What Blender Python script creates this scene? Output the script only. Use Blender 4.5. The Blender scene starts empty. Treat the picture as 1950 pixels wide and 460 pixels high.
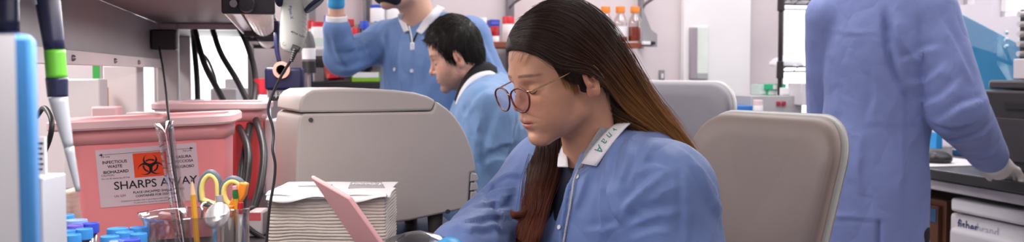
import bpy, math, random
import numpy as np
from mathutils import Vector, Matrix, noise
from mathutils.bvhtree import BVHTree
random.seed(7); RNG = np.random.default_rng(7)
SC = bpy.context.scene
COL = SC.collection
PI = math.pi

# ------------------------------------------------------------------ camera
FPX, CW, CH = 1900.0, 1950.0, 460.0
CAMZ, PITCH = 1.25, math.radians(2.83)
cam_d = bpy.data.cameras.new('camera')
cam = bpy.data.objects.new('camera', cam_d); COL.objects.link(cam)
cam_d.sensor_fit = 'HORIZONTAL'; cam_d.sensor_width = 36.0
cam_d.lens = 36.0 * FPX / CW
cam.location = (0, 0, CAMZ); cam.rotation_euler = (PI/2 - PITCH, 0, 0)
cam_d.dof.use_dof = True; cam_d.dof.focus_distance = 1.66; cam_d.dof.aperture_fstop = 6.5
cam_d.clip_start = 0.05
SC.camera = cam

# ------------------------------------------------------------------ colour management, world, lights
vs = SC.view_settings
SC.display_settings.display_device = 'sRGB'
vs.view_transform = 'Standard'; vs.look = 'None'; vs.gamma = 1.0; vs.use_curve_mapping = False
vs.exposure = -0.12
W = bpy.data.worlds.new('world'); SC.world = W; W.use_nodes = True
bg = W.node_tree.nodes['Background']
bg.inputs[0].default_value = (0.95, 0.97, 1.0, 1); bg.inputs[1].default_value = 3.2

RZ = math.radians(13.18)                     # the benches run 13 degrees off the view axis
CR, SR = math.cos(RZ), math.sin(RZ)
def WP(a, b, z=0.0):                         # room coordinates: a = across, b = along the benches
    return Vector((a*CR - b*SR, a*SR + b*CR, z))
def area(name, a, b, z, sx, sy, power, color=(1, .965, .95), aim=None):
    l = bpy.data.lights.new(name, 'AREA'); l.shape = 'RECTANGLE'; l.size = sx; l.size_y = sy
    l.energy = power; l.color = color
    o = bpy.data.objects.new(name, l); COL.objects.link(o); o.location = WP(a, b, z)
    if aim is None: o.rotation_euler = (0, 0, RZ)
    else:
        d = Vector(aim) - o.location
        o.rotation_euler = d.to_track_quat('-Z', 'Y').to_euler()
    return o
area('ceiling_lamp', 1.25, 3.3, 2.66, .6, 1.8, 33)
area('ceiling_lamp', 1.25, .6, 2.66, .6, 2.2, 14)
area('ceiling_lamp', -1.75, 3.0, 2.66, .6, 2.4, 95)
area('ceiling_lamp', -1.2, -.9, 2.66, .8, 2.0, 44)
area('ceiling_lamp', 2.5, 2.6, 2.66, .5, 2.0, 22)
# the strip lamp under the shelf's front edge, then an added fill
area('shelf_lamp_and_fill', -.04, 2.5, 1.350, .05, 1.1, 4.0, (1, .93, .93))
area('shelf_lamp_and_fill', -.10, 1.15, 1.350, .05, 1.1, 6.0, (1, .93, .93))  # added, no fixture here: brightens the sharps container and glassware from the front
# daylight at the windows
area('daylight', 2.65, 4.75, 1.7, .6, 1.4, 18, (.93, .97, 1), WP(1.6, 2.0, 1.0))
area('daylight', -1.0, 4.75, 1.6, 1.6, 1.0, 20, (1, .97, .97), WP(-.8, 2.0, 1.0))

# ------------------------------------------------------------------ projection helper
def P(px, py, d):
    a = (px - CW/2)/FPX; b = -(py - CH/2)/FPX
    s = d/(math.cos(PITCH) + b*math.sin(PITCH))
    return Vector((s*a, d, CAMZ + s*(b*math.cos(PITCH) - math.sin(PITCH))))
def RAY(px, py): return (P(px, py, 1.0) - Vector((0, 0, CAMZ))).normalized()
CAMP = Vector((0, 0, CAMZ))
def ZAT(py, d): return P(975, py, d).z
def room_d(px, a=None, b=None):              # depth where the view ray of column px meets a room plane
    k = (px - CW/2)/FPX
    if a is not None: return a/(k*CR + SR)
    return b/(CR - k*SR)

# ------------------------------------------------------------------ materials
def s2l(c): return c/12.92 if c <= .04045 else ((c+.055)/1.055)**2.4
def C(h):
    h = h.lstrip('#'); return tuple(s2l(int(h[i:i+2], 16)/255) for i in (0, 2, 4)) + (1,)
MATS = {}
def mat(name, col, rough=.5, metal=0, var=.05, vscale=8, bump=0, bscale=60, spec=.5, trans=0, sss=0, sheen=0,
        alpha=1, emit=None, estr=1, coat=0, ior=1.45, attr=False, stretch=None):
    if name in MATS: return MATS[name]
    m = bpy.data.materials.new(name); m.use_nodes = True; MATS[name] = m
    nt = m.node_tree; N = nt.nodes; L = nt.links
    b = N['Principled BSDF']; c = C(col) if isinstance(col, str) else col
    tc = N.new('ShaderNodeTexCoord')
    src = tc.outputs['Object']
    if stretch:
        mp = N.new('ShaderNodeMapping'); mp.inputs['Scale'].default_value = stretch
        L.new(src, mp.inputs[0]); src = mp.outputs[0]
    no = N.new('ShaderNodeTexNoise'); no.inputs['Scale'].default_value = vscale; no.inputs['Detail'].default_value = 4
    L.new(src, no.inputs['Vector'])
    mx = N.new('ShaderNodeMix'); mx.data_type = 'RGBA'; mx.blend_type = 'MULTIPLY'
    mx.inputs[0].default_value = 1
    rp = N.new('ShaderNodeMapRange'); rp.inputs[1].default_value = .3; rp.inputs[2].default_value = .7
    rp.inputs[3].default_value = 1-var; rp.inputs[4].default_value = 1+var*.6
    L.new(no.outputs[0], rp.inputs[0])
    if attr:
        at = N.new('ShaderNodeAttribute'); at.attribute_name = 'Col'; L.new(at.outputs['Color'], mx.inputs[6])
    else: mx.inputs[6].default_value = c
    L.new(rp.outputs[0], mx.inputs[7])
    L.new(mx.outputs[2], b.inputs['Base Color'])
    b.inputs['Roughness'].default_value = rough; b.inputs['Metallic'].default_value = metal
    b.inputs['Specular IOR Level'].default_value = spec; b.inputs['IOR'].default_value = ior
    b.inputs['Transmission Weight'].default_value = trans; b.inputs['Alpha'].default_value = alpha
    b.inputs['Coat Weight'].default_value = coat
    if sss:
        b.inputs['Subsurface Weight'].default_value = sss; b.inputs['Subsurface Radius'].default_value = (1, .35, .2)
        b.inputs['Subsurface Scale'].default_value = .006
    if sheen: b.inputs['Sheen Weight'].default_value = sheen
    if emit:
        b.inputs['Emission Color'].default_value = C(emit); b.inputs['Emission Strength'].default_value = estr
    if bump:
        n2 = N.new('ShaderNodeTexNoise'); n2.inputs['Scale'].default_value = bscale; n2.inputs['Detail'].default_value = 5
        L.new(src, n2.inputs['Vector'])
        bp = N.new('ShaderNodeBump'); bp.inputs['Strength'].default_value = bump; bp.inputs['Distance'].default_value = .004
        L.new(n2.outputs[0], bp.inputs['Height']); L.new(bp.outputs[0], b.inputs['Normal'])
    return m
def glass_mat(name, tint='#ffffff', gloss=.12, rough=.03):     # thin clear glass: see-through with a sheen at its edges
    if name in MATS: return MATS[name]
    m = bpy.data.materials.new(name); m.use_nodes = True; MATS[name] = m
    nt = m.node_tree; N = nt.nodes; L = nt.links
    for n in list(N): N.remove(n)
    o = N.new('ShaderNodeOutputMaterial'); t = N.new('ShaderNodeBsdfTransparent'); g = N.new('ShaderNodeBsdfGlossy')
    t.inputs[0].default_value = C(tint); g.inputs['Roughness'].default_value = rough
    lw = N.new('ShaderNodeLayerWeight'); lw.inputs[0].default_value = .35
    mr = N.new('ShaderNodeMapRange'); mr.inputs[3].default_value = gloss*.5; mr.inputs[4].default_value = min(1, gloss*5)
    L.new(lw.outputs['Facing'], mr.inputs[0])
    mx = N.new('ShaderNodeMixShader'); L.new(mr.outputs[0], mx.inputs[0]); L.new(t.outputs[0], mx.inputs[1]); L.new(g.outputs[0], mx.inputs[2])
    L.new(mx.outputs[0], o.inputs[0])
    return m

# ------------------------------------------------------------------ geometry: every shape is (verts, faces)
def cat(*sh):
    V, F = [], []
    for v, f in sh:
        k = len(V); V.extend(v); F.extend([tuple(i+k for i in q) for q in f])
    return V, F
def xf(sh, M): return [M @ Vector(v) for v in sh[0]], sh[1]
def box(c, s, R=None):
    V = []
    for x in (-.5, .5):
        for y in (-.5, .5):
            for z in (-.5, .5): V.append(Vector((x*s[0], y*s[1], z*s[2])))
    if R is not None: V = [R @ v for v in V]
    c = Vector(c)
    return [v + c for v in V], [(0, 1, 3, 2), (4, 6, 7, 5), (0, 4, 5, 1), (2, 3, 7, 6), (0, 2, 6, 4), (1, 5, 7, 3)]
RM = Matrix.Rotation(RZ, 3, 'Z')
def rbox(a0, a1, b0, b1, z0, z1):            # a box square to the room
    return box(WP((a0+a1)/2, (b0+b1)/2, (z0+z1)/2), (abs(a1-a0), abs(b1-b0), abs(z1-z0)), RM)
def frame(d):
    d = Vector(d).normalized(); u = d.cross(Vector((0, 0, 1)))
    if u.length < 1e-4: u = Vector((1, 0, 0))
    u.normalize(); return u, d.cross(u).normalized()
def cyl(p0, p1, r0, r1=None, n=24, caps=True):
    r1 = r0 if r1 is None else r1
    p0, p1 = Vector(p0), Vector(p1); u, v = frame(p1-p0)
    V = []
    for p, r in ((p0, r0), (p1, r1)):
        for i in range(n):
            t = 2*PI*i/n; V.append(p + u*(r*math.cos(t)) + v*(r*math.sin(t)))
    F = [(i, (i+1) % n, n+(i+1) % n, n+i) for i in range(n)]
    if caps: F += [tuple(reversed(range(n))), tuple(range(n, 2*n))]
    return V, F
def lathe(prof, c=(0, 0, 0), n=32, M=None):  # prof = [(r, z)...]
    V, F, c = [], [], Vector(c)
    for r, z in prof:
        for i in range(n):
            t = 2*PI*i/n; V.append(Vector((r*math.cos(t), r*math.sin(t), z)))
    for k in range(len(prof)-1):
        for i in range(n):
            j = (i+1) % n; F.append((k*n+i, k*n+j, (k+1)*n+j, (k+1)*n+i))
    if prof[0][0] > 1e-5: F.append(tuple(reversed(range(n))))
    if prof[-1][0] > 1e-5: F.append(tuple(range((len(prof)-1)*n, len(prof)*n)))
    if M is not None: V = [M @ v for v in V]
    return [v + c for v in V], F
def shell(prof, c=(0, 0, 0), n=40, M=None):  # open vessel: the profile runs up outside and down inside, closed on the axis
    V, F = lathe(prof, c, n, M)
    return V, [f for f in F if len(f) <= 4] + ([tuple(reversed(range(n)))] if prof[0][0] > 1e-5 else []) + \
        ([tuple(range((len(prof)-1)*n, len(prof)*n))] if prof[-1][0] > 1e-5 else [])
def catmull(pts, m=8):
    pts = [Vector(p) for p in pts]
    if len(pts) < 3: return [pts[0].lerp(pts[-1], i/m) for i in range(m+1)]
    q = [pts[0]*2-pts[1]] + pts + [pts[-1]*2-pts[-2]]; out = []
    for i in range(1, len(q)-2):
        for k in range(m):
            t = k/m; a, b, c, d = q[i-1], q[i], q[i+1], q[i+2]
            out.append(.5*((2*b) + (c-a)*t + (2*a-5*b+4*c-d)*t*t + (3*b-a-3*c+d)*t**3))
    out.append(pts[-1]); return out
def tube(pts, r, n=10, m=8, smooth=True, caps=True):
    p = catmull(pts, m) if smooth else [Vector(q) for q in pts]
    k = len(p); rr = r if callable(r) else (lambda t: r)
    V, F = [], []; u = None
    for i in range(k):
        d = (p[min(i+1, k-1)] - p[max(i-1, 0)]).normalized()
        if u is None: u, _ = frame(d)
        u = (u - d*u.dot(d)).normalized(); v = d.cross(u); R = rr(i/(k-1))
        for j in range(n):
            t = 2*PI*j/n; V.append(p[i] + u*(R*math.cos(t)) + v*(R*math.sin(t)))
    for i in range(k-1):
        for j in range(n):
            q = (j+1) % n; F.append((i*n+j, i*n+q, (i+1)*n+q, (i+1)*n+j))
    if caps: F += [tuple(reversed(range(n))), tuple(range((k-1)*n, k*n))]
    return V, F
def prism(poly, t, M=None):                  # poly in local xy, thickness t along z (centred on 0..t)
    n = len(poly)
    V = [Vector((x, y, 0)) for x, y in poly] + [Vector((x, y, t)) for x, y in poly]
    F = [tuple(reversed(range(n))), tuple(range(n, 2*n))] + [(i, (i+1) % n, n+(i+1) % n, n+i) for i in range(n)]
    if M is not None: V = [M @ v for v in V]
    return V, F
def sphere(c, r, n=20, m=12, R=None):
    r = (r, r, r) if not hasattr(r, '__len__') else r
    V = [Vector((0, 0, -r[2]))]; F = []
    for k in range(1, m):
        ph = -PI/2 + PI*k/m
        for i in range(n):
            t = 2*PI*i/n; V.append(Vector((r[0]*math.cos(ph)*math.cos(t), r[1]*math.cos(ph)*math.sin(t), r[2]*math.sin(ph))))
    V.append(Vector((0, 0, r[2]))); e = len(V)-1
    for i in range(n):
        j = (i+1) % n; F.append((0, 1+j, 1+i)); F.append((e, 1+(m-2)*n+i, 1+(m-2)*n+j))
        for k in range(m-2): F.append((1+k*n+i, 1+k*n+j, 1+(k+1)*n+j, 1+(k+1)*n+i))
    if R is not None: V = [R @ v for v in V]
    c = Vector(c); return [v + c for v in V], F
def grid(fn, nu, nv, close_u=False):         # surface from fn(u, v) in 0..1
    V = [Vector(fn(i/(nu if close_u else nu-1), j/(nv-1))) for j in range(nv) for i in range(nu)]
    F = []
    for j in range(nv-1):
        for i in range(nu if close_u else nu-1):
            q = (i+1) % nu; F.append((j*nu+i, j*nu+q, (j+1)*nu+q, (j+1)*nu+i))
    return V, F
def rrect(w, h, r, n=6, cx=0, cy=0):
    out = []
    for sx, sy, a0 in ((1, 1, 0), (-1, 1, PI/2), (-1, -1, PI), (1, -1, 3*PI/2)):
        for i in range(n+1):
            t = a0 + PI/2*i/n; out.append((cx + sx*(w/2-r) + r*math.cos(t), cy + sy*(h/2-r) + r*math.sin(t)))
    return out
def wm(o): return o.matrix_basis if o.parent is None else wm(o.parent) @ o.matrix_basis
def mk(name, sh, m, parent=None, smooth=None, bevel=0, sub=0, solid=0, col=None, segs=2):
    """links a shape given in world coordinates as one mesh object; top-level ones get their origin at their base"""
    V, F = sh; V = [Vector(v) for v in V]
    if parent is None:
        a = np.array([v[:] for v in V]); lo, hi = a.min(0), a.max(0)
        loc = Vector(((lo[0]+hi[0])/2, (lo[1]+hi[1])/2, lo[2])); V = [v - loc for v in V]
    else:
        inv = wm(parent).inverted(); V = [inv @ v for v in V]
    me = bpy.data.meshes.new(name); me.from_pydata([v[:] for v in V], [], F); me.update()
    if col is not None:
        ca = me.color_attributes.new('Col', 'FLOAT_COLOR', 'POINT')
        ca.data.foreach_set('color', np.asarray(col, dtype=np.float32).ravel())
    o = bpy.data.objects.new(name, me); COL.objects.link(o)
    if m is not None: me.materials.append(m)
    if parent is None: o.location = loc
    else: o.parent = parent
    if smooth is True: me.polygons.foreach_set('use_smooth', [True]*len(me.polygons))
    elif smooth is None: me.shade_smooth() if False else _auto(me)
    if solid:
        md = o.modifiers.new('thickness', 'SOLIDIFY'); md.thickness = solid; md.offset = 0
    if bevel:
        md = o.modifiers.new('bevel', 'BEVEL'); md.width = bevel; md.segments = segs; md.limit_method = 'ANGLE'; md.angle_limit = .6
    if sub:
        md = o.modifiers.new('subdivision', 'SUBSURF'); md.levels = sub; md.render_levels = sub
    return o
def _auto(me, ang=math.radians(35)):
    me.polygons.foreach_set('use_smooth', [True]*len(me.polygons))
    me.set_sharp_from_angle(angle=ang)
def tag(o, label, cat_, group=None):
    o['label'] = label; o['category'] = cat_
    if group: o['group'] = group
    return o
def root(name, loc, label, cat_, group=None, rz=0):
    o = bpy.data.objects.new(name, None); COL.objects.link(o); o.empty_display_size = .05
    o.location = loc; o.rotation_euler = (0, 0, rz)
    return tag(o, label, cat_, group)
def struct(name, sh, m, parent=None, **k):
    o = mk(name, sh, m, parent, **k); o['kind'] = 'structure'; return o
def rm(o): return Matrix.LocRotScale(o.location, o.rotation_euler, None)    # a thing's own frame
def lettering(name, lines, M, m, parent, lift=.0004, bold=0):
    """writing as one mesh: lines = [(text, x, y, size, align, squeeze)], laid in the xy plane of M (world)"""
    V, F = [], []
    for tx, x, y, size, al, sq in lines:
        cu = bpy.data.curves.new('t', 'FONT'); cu.body = tx; cu.size = size; cu.align_x = al; cu.resolution_u = 3; cu.offset = bold*size
        cu.fill_mode = 'FRONT' if hasattr(cu, 'fill_mode') else cu.fill_mode
        ob = bpy.data.objects.new('t', cu); COL.objects.link(ob)
        dg = bpy.context.evaluated_depsgraph_get(); dg.update()
        me = bpy.data.meshes.new_from_object(ob.evaluated_get(dg))
        k = len(V); V += [M @ Vector((x + v.co.x*sq, y + v.co.y, lift)) for v in me.vertices]
        F += [tuple(i+k for i in p.vertices) for p in me.polygons]
        bpy.data.objects.remove(ob); bpy.data.curves.remove(cu); bpy.data.meshes.remove(me)
    return mk(name, (V, F), m, parent, smooth=False)
def plane_frame(o, x, y):                    # matrix with origin o, axes x and y (orthonormalised)
    x = Vector(x).normalized(); y = Vector(y); y = (y - x*y.dot(x)).normalized(); z = x.cross(y)
    M = Matrix((x, y, z)).transposed().to_4x4(); M.translation = Vector(o); return M
# ------------------------------------------------------------------ sculpting: distance fields turned into one continuous surface
class Field:
    def __init__(s, k=.015): s.ops = []; s.k = k
    def add(s, f, k=None): s.ops.append((1, s.k if k is None else k, f)); return s
    def cut(s, f, k=.004): s.ops.append((-1, k, f)); return s
    def __call__(s, p):
        d = None
        for sg, k, f in s.ops:
            e = f(p)
            if d is None: d = e; continue
            if sg > 0:
                h = np.clip(.5 + .5*(d-e)/k, 0, 1); d = d + (e-d)*h - k*h*(1-h)
            else:
                h = np.clip(.5 - .5*(d+e)/k, 0, 1); d = d + (-e-d)*h + k*h*(1-h)
        return d
def A3(v): return np.asarray(v[:], dtype=np.float64)
def ell(c, r, R=None):
    c, r = A3(c), A3(r); Q = None if R is None else np.array(R)
    def f(p):
        q = p - c
        if Q is not None: q = q @ Q                 # R columns = the ellipsoid's axes
        k0 = np.sqrt(((q/r)**2).sum(1)); k1 = np.sqrt(((q/(r*r))**2).sum(1)) + 1e-9
        return k0*(k0-1)/k1
    return f
def cone(a, b, ra, rb=None):
    a, b = A3(a), A3(b); rb = ra if rb is None else rb; ab = b-a; L = ab@ab + 1e-12
    def f(p):
        q = p-a; t = np.clip((q@ab)/L, 0, 1)
        return np.sqrt(((q - t[:, None]*ab)**2).sum(1)) - (ra + (rb-ra)*t)
    return f
def flat(f, c, ax, s):                              # squeeze a field along an axis through c
    c, ax = A3(c), A3(ax)
    def g(p):
        t = (p-c)@ax; return f(p + (t*(1/s-1))[:, None]*ax)*min(1, s)
    return g
def below(c, n):                                    # half space: inside where (p-c).n < 0
    c, n = A3(c), A3(n); n = n/np.linalg.norm(n)
    return lambda p: (p-c)@n
def ring(c, ax, R, r):
    c, ax = A3(c), A3(ax); ax = ax/np.linalg.norm(ax)
    def f(p):
        q = p-c; t = q@ax; rad = np.sqrt(np.maximum((q*q).sum(1)-t*t, 0)); return np.sqrt((rad-R)**2 + t*t) - r
    return f
def polish(f, lo, hi, h, B=8):
    """surface nets over a sparse grid -> verts (n,3), quads"""
    lo, hi = np.asarray(lo, float), np.asarray(hi, float)
    nb = np.maximum(np.ceil((hi-lo)/(h*B)).astype(int), 1); n = nb*B
    g = np.stack(np.meshgrid(*[np.arange(k) for k in nb], indexing='ij'), -1).reshape(-1, 3)
    d = f(lo + (g*B + B/2)*h)
    act = np.abs(d) < B*h*1.45
    V = np.repeat(np.repeat(np.repeat(d.reshape(nb), B, 0), B, 1), B, 2).astype(np.float32)
    off = np.stack(np.meshgrid(*[np.arange(B)]*3, indexing='ij'), -1).reshape(-1, 3)
    ga = g[act]
    for s in range(0, len(ga), 400):
        ids = (ga[s:s+400, None, :]*B + off[None]).reshape(-1, 3)
        V[ids[:, 0], ids[:, 1], ids[:, 2]] = f(lo + ids*h)
    S = V < 0
    n0, n1, n2 = V.shape
    acc = np.zeros((n0-1, n1-1, n2-1, 3), np.float32); cnt = np.zeros((n0-1, n1-1, n2-1), np.int16)
    for ax in range(3):
        sl0 = [slice(None)]*3; sl1 = [slice(None)]*3; sl0[ax] = slice(0, -1); sl1[ax] = slice(1, None)
        a, b = V[tuple(sl0)], V[tuple(sl1)]; cr = S[tuple(sl0)] != S[tuple(sl1)]
        I = np.argwhere(cr); t = a[cr]/(a[cr]-b[cr])
        pos = I.astype(np.float32); pos[:, ax] += t
        o1, o2 = [x for x in range(3) if x != ax]
        for d1 in (0, -1):
            for d2 in (0, -1):
                J = I.copy(); J[:, o1] += d1; J[:, o2] += d2
                ok = (J[:, o1] >= 0) & (J[:, o2] >= 0) & (J[:, o1] < acc.shape[o1]) & (J[:, o2] < acc.shape[o2])
                np.add.at(acc, tuple(J[ok].T), pos[ok]); np.add.at(cnt, tuple(J[ok].T), 1)
    cells = cnt > 0
    idx = np.full(cells.shape, -1, np.int64); idx[cells] = np.arange(cells.sum())
    verts = lo + (acc[cells]/cnt[cells][:, None])*h
    Q = []
    for ax in range(3):
        sl0 = [slice(None)]*3; sl1 = [slice(None)]*3; sl0[ax] = slice(0, -1); sl1[ax] = slice(1, None)
        a, b = S[tuple(sl0)], S[tuple(sl1)]; o1, o2 = (ax+1) % 3, (ax+2) % 3
        for cr, flip in ((a & ~b, False), (~a & b, True)):
            I = np.argwhere(cr); ok = (I[:, o1] > 0) & (I[:, o2] > 0) & (I[:, o1] < n_(idx, o1)) & (I[:, o2] < n_(idx, o2)); I = I[ok]
            q = []
            for d1, d2 in ((-1, -1), (0, -1), (0, 0), (-1, 0)):
                J = I.copy(); J[:, o1] += d1; J[:, o2] += d2; q.append(idx[J[:, 0], J[:, 1], J[:, 2]])
            q = np.stack(q, 1); Q.append(q[:, ::-1] if flip else q)
    Q = np.concatenate(Q); Q = Q[(Q >= 0).all(1)]
    return verts, Q
def n_(idx, k): return idx.shape[k]
def grad(f, p, e=.0008):
    g = np.zeros_like(p)
    for k in range(3):
        q = p.copy(); q[:, k] += e; r = p.copy(); r[:, k] -= e; g[:, k] = f(q)-f(r)
    return g/(np.linalg.norm(g, axis=1)[:, None]+1e-9)
def snap(f, v, it=2):                               # settle the vertices exactly on the surface
    for _ in range(it):
        d = f(v); v = v - grad(f, v)*np.clip(d, -.004, .004)[:, None]
    return v
def arr_sh(v, q): return [Vector(x) for x in v], [tuple(int(i) for i in r) for r in q]
def mapply(M, v): M = np.array(M); return v @ M[:3, :3].T + M[:3, 3]
def vnormals(v, q):
    n = np.cross(v[q[:, 2]]-v[q[:, 0]], v[q[:, 3]]-v[q[:, 1]]); N = np.zeros_like(v)
    for k in range(4): np.add.at(N, q[:, k], n)
    return N/(np.linalg.norm(N, axis=1)[:, None]+1e-12)
def bvh_of(v, q): return BVHTree.FromPolygons([tuple(x) for x in v], [tuple(int(i) for i in r) for r in q])
def seg_dist(v, pts):
    best = np.full(len(v), 9.); T = np.zeros(len(v)); pts = [A3(p) for p in pts]; L = len(pts)-1
    for i in range(L):
        a, b = pts[i], pts[i+1]; ab = b-a; t = np.clip(((v-a)@ab)/(ab@ab+1e-12), 0, 1)
        d = np.sqrt(((v-a-t[:, None]*ab)**2).sum(1)); m = d < best; best[m] = d[m]; T[m] = (i+t[m])/L
    return best, T
FOLD_GAIN = 1.0
def fold(v, q, bv, px, w, h, both=True, taper=True):
    """raises (h>0) or sinks a fold of half-width w along the line the cloth shows at px; returns moved verts"""
    pts = []
    for x, y in px:
        r = bv.ray_cast(CAMP, RAY(x, y))[0]
        if r is not None: pts.append(r)
    if len(pts) < 2: return v
    pts = catmull(pts, 5) if len(pts) > 2 else [pts[0].lerp(pts[1], i/6) for i in range(7)]
    d, T = seg_dist(v, pts); N = vnormals(v, q)
    h = h*FOLD_GAIN; amp = h*(.55*np.exp(-(d/w)**2) + .45*np.exp(-1.6*d/w))
    if both: amp -= .45*h*np.exp(-((d-1.9*w)/(w*.9))**2)
    if taper: amp *= np.clip(np.minimum(T, 1-T)*5+.15, 0, 1)
    return v + N*amp[:, None]
def pleat(v, q, bv, px, w, h, side=1):
    """a crisp fold along px: steep on one side (side=1: left of the line's run), falling away gently on the other"""
    pts = []
    for x, y in px:
        r = bv.ray_cast(CAMP, RAY(x, y))[0]
        if r is not None: pts.append(r)
    if len(pts) < 2: return v
    pts = [A3(p) for p in (catmull(pts, 6) if len(pts) > 2 else [pts[0].lerp(pts[1], i/8) for i in range(9)])]
    N = vnormals(v, q); n = len(v); best = np.full(n, 9.); T = np.zeros(n); S = np.zeros(n); L = len(pts)-1
    for i in range(L):
        a, b = pts[i], pts[i+1]; ab = b-a; t = np.clip(((v-a)@ab)/(ab@ab+1e-12), 0, 1); dv = v-a-t[:, None]*ab
        d = np.sqrt((dv**2).sum(1)); m = d < best; best[m] = d[m]; T[m] = (i+t[m])/L
        S[m] = (dv[m]*np.cross(N[m], ab/np.linalg.norm(ab))).sum(1)
    s = S*side; d = best
    amp = np.where(s > 0, np.exp(-(d/(.55*w))**2) - .35*np.exp(-((d-1.5*w)/(1.0*w))**2), np.exp(-d/(2.4*w)))
    amp *= h*np.clip(np.minimum(T*4+.1, (1-T)*4+.1), 0, 1)
    return v + N*amp[:, None]
def nz(p, s, oct_=3):                                # fractal noise at every row of p
    return np.array([noise.fractal(Vector(x*s), 1.0, 2.0, oct_) for x in p])
def ridged(p, s):
    return np.array([1-abs(noise.noise(Vector(x*s)))*2 for x in p])
def face_basis(yaw, pitch=0, roll=0):
    """columns: forward, left, up. yaw 0 faces the camera, +90 faces the photo's left"""
    y, p, r = map(math.radians, (yaw, pitch, roll))
    f0 = Vector((-math.sin(y), -math.cos(y), 0)); l = Vector((-f0.y, f0.x, 0)); z = Vector((0, 0, 1))
    f = f0*math.cos(p) - z*math.sin(p); u = z*math.cos(p) + f0*math.sin(p)
    l2 = l*math.cos(r) + u*math.sin(r); u2 = u*math.cos(r) - l*math.sin(r)
    return f, l2, u2
def bmat(o, b):
    M = Matrix(b).transposed().to_4x4(); M.translation = Vector(o); return M

# ------------------------------------------------------------------ heads
def head_field(fem, neck_end, neck_r=.05, open_eye=.0):
    H = Field(.018)
    H.add(ell((0, 0, .044), (.087, .073, .084)) if fem else ell((-.006, 0, .046), (.094, .074, .084)))
    H.add(ell((.030, 0, .044), (.063, .064, .058)), .02)
    H.add(ell((.036, 0, -.010), (.056, .060, .062)), .02)
    jw = .043 if fem else .049
    H.add(ell((.044, 0, -.048), (.047, .042 if fem else .047, .040)), .02)
    for s in (-1, 1):
        H.add(cone((.012, s*jw, -.048), (.074, s*.012, -.079), .017 if fem else .020, .012), .02)
        H.add(ell((.056, s*.036, -.018), (.026, .022, .024)), .018)         # cheek
        H.add(ell((.060, s*.033, -.045), (.022, .018, .020)), .02)
    H.add(ell((.077, 0, -.079), (.017, .018, .014)), .014)                  # chin
    H.add(ell((.079, 0, -.047), (.017, .030, .022)), .015)                  # mouth mound
    H.add(cone((.078, -.030, .027), (.078, .030, .027), .014 if fem else .018), .014)   # brow
    for s in (-1, 1): H.cut(ell((.104, s*.033, .006), (.019, .019, .0125)), .014)       # sockets
    for s in (-1, 1): H.add(ell((.0735, s*.0315, .0065), (.0135, .0165, .0125)), .004)    # lids over the eyeballs
    nx = .110 if fem else .116
    H.add(cone((.087, 0, .018), (nx-.009, 0, -.017), .0055, .0085), .010)   # nose
    H.add(ell((nx-.0085, 0, -.0185), (.0095, .0092, .0085)), .006)
    for s in (-1, 1):
        H.add(ell((.0945, s*.0115, -.0235), (.0095, .0062, .0068)), .005)
        H.cut(ell((.1015, s*.0060, -.0305), (.0055, .0028, .0032)), .003)   # nostril
    H.add(ell((.0905, 0, -.0450), (.0082, .0205, .0058)), .006)            # lips
    H.add(ell((.0895, 0, -.0568), (.0088, .0170, .0066)), .006)
    H.cut(ell((.1005, 0, -.0508), (.0100, .022, .0006)), .0030)
    H.cut(ell((.104, 0, -.037), (.008, .0035, .007)), .006)                 # philtrum
    H.cut(ell((.101, 0, -.0665), (.010, .022, .0045)), .010)
    for s in (-1, 1):                                                       # ears
        a = math.radians(14); R = Matrix(((math.cos(a), 0, math.sin(a)), (0, 1, 0), (-math.sin(a), 0, math.cos(a)))) @ Matrix.Rotation(s*math.radians(24), 3, 'Z')
        c = Vector((-.003, s*.0755, .000))
        H.add(ell(c, (.0165, .0065, .030), R), .006)
        H.add(ell(Vector((.001, s*.0735, -.0215)), (.0085, .0048, .0100), R), .008)
        H.cut(ell(c + R @ Vector((.000, s*.0085, .003)), (.0108, .0075, .0205), R), .0035)
        H.add(ell(c + R @ Vector((-.002, s*.0035, .006)), (.0042, .0040, .014), R), .0035)
        H.cut(ell(c + R @ Vector((.004, s*.004, -.006)), (.0058, .008, .0075), R), .004)
        H.add(ell(c + R @ Vector((.0115, s*.003, -.004)), (.0036, .0042, .0055), R), .003)   # tragus
    H.add(cone((-.022, 0, -.030), neck_end, neck_r, neck_r*1.06), .022)
    return H
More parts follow.
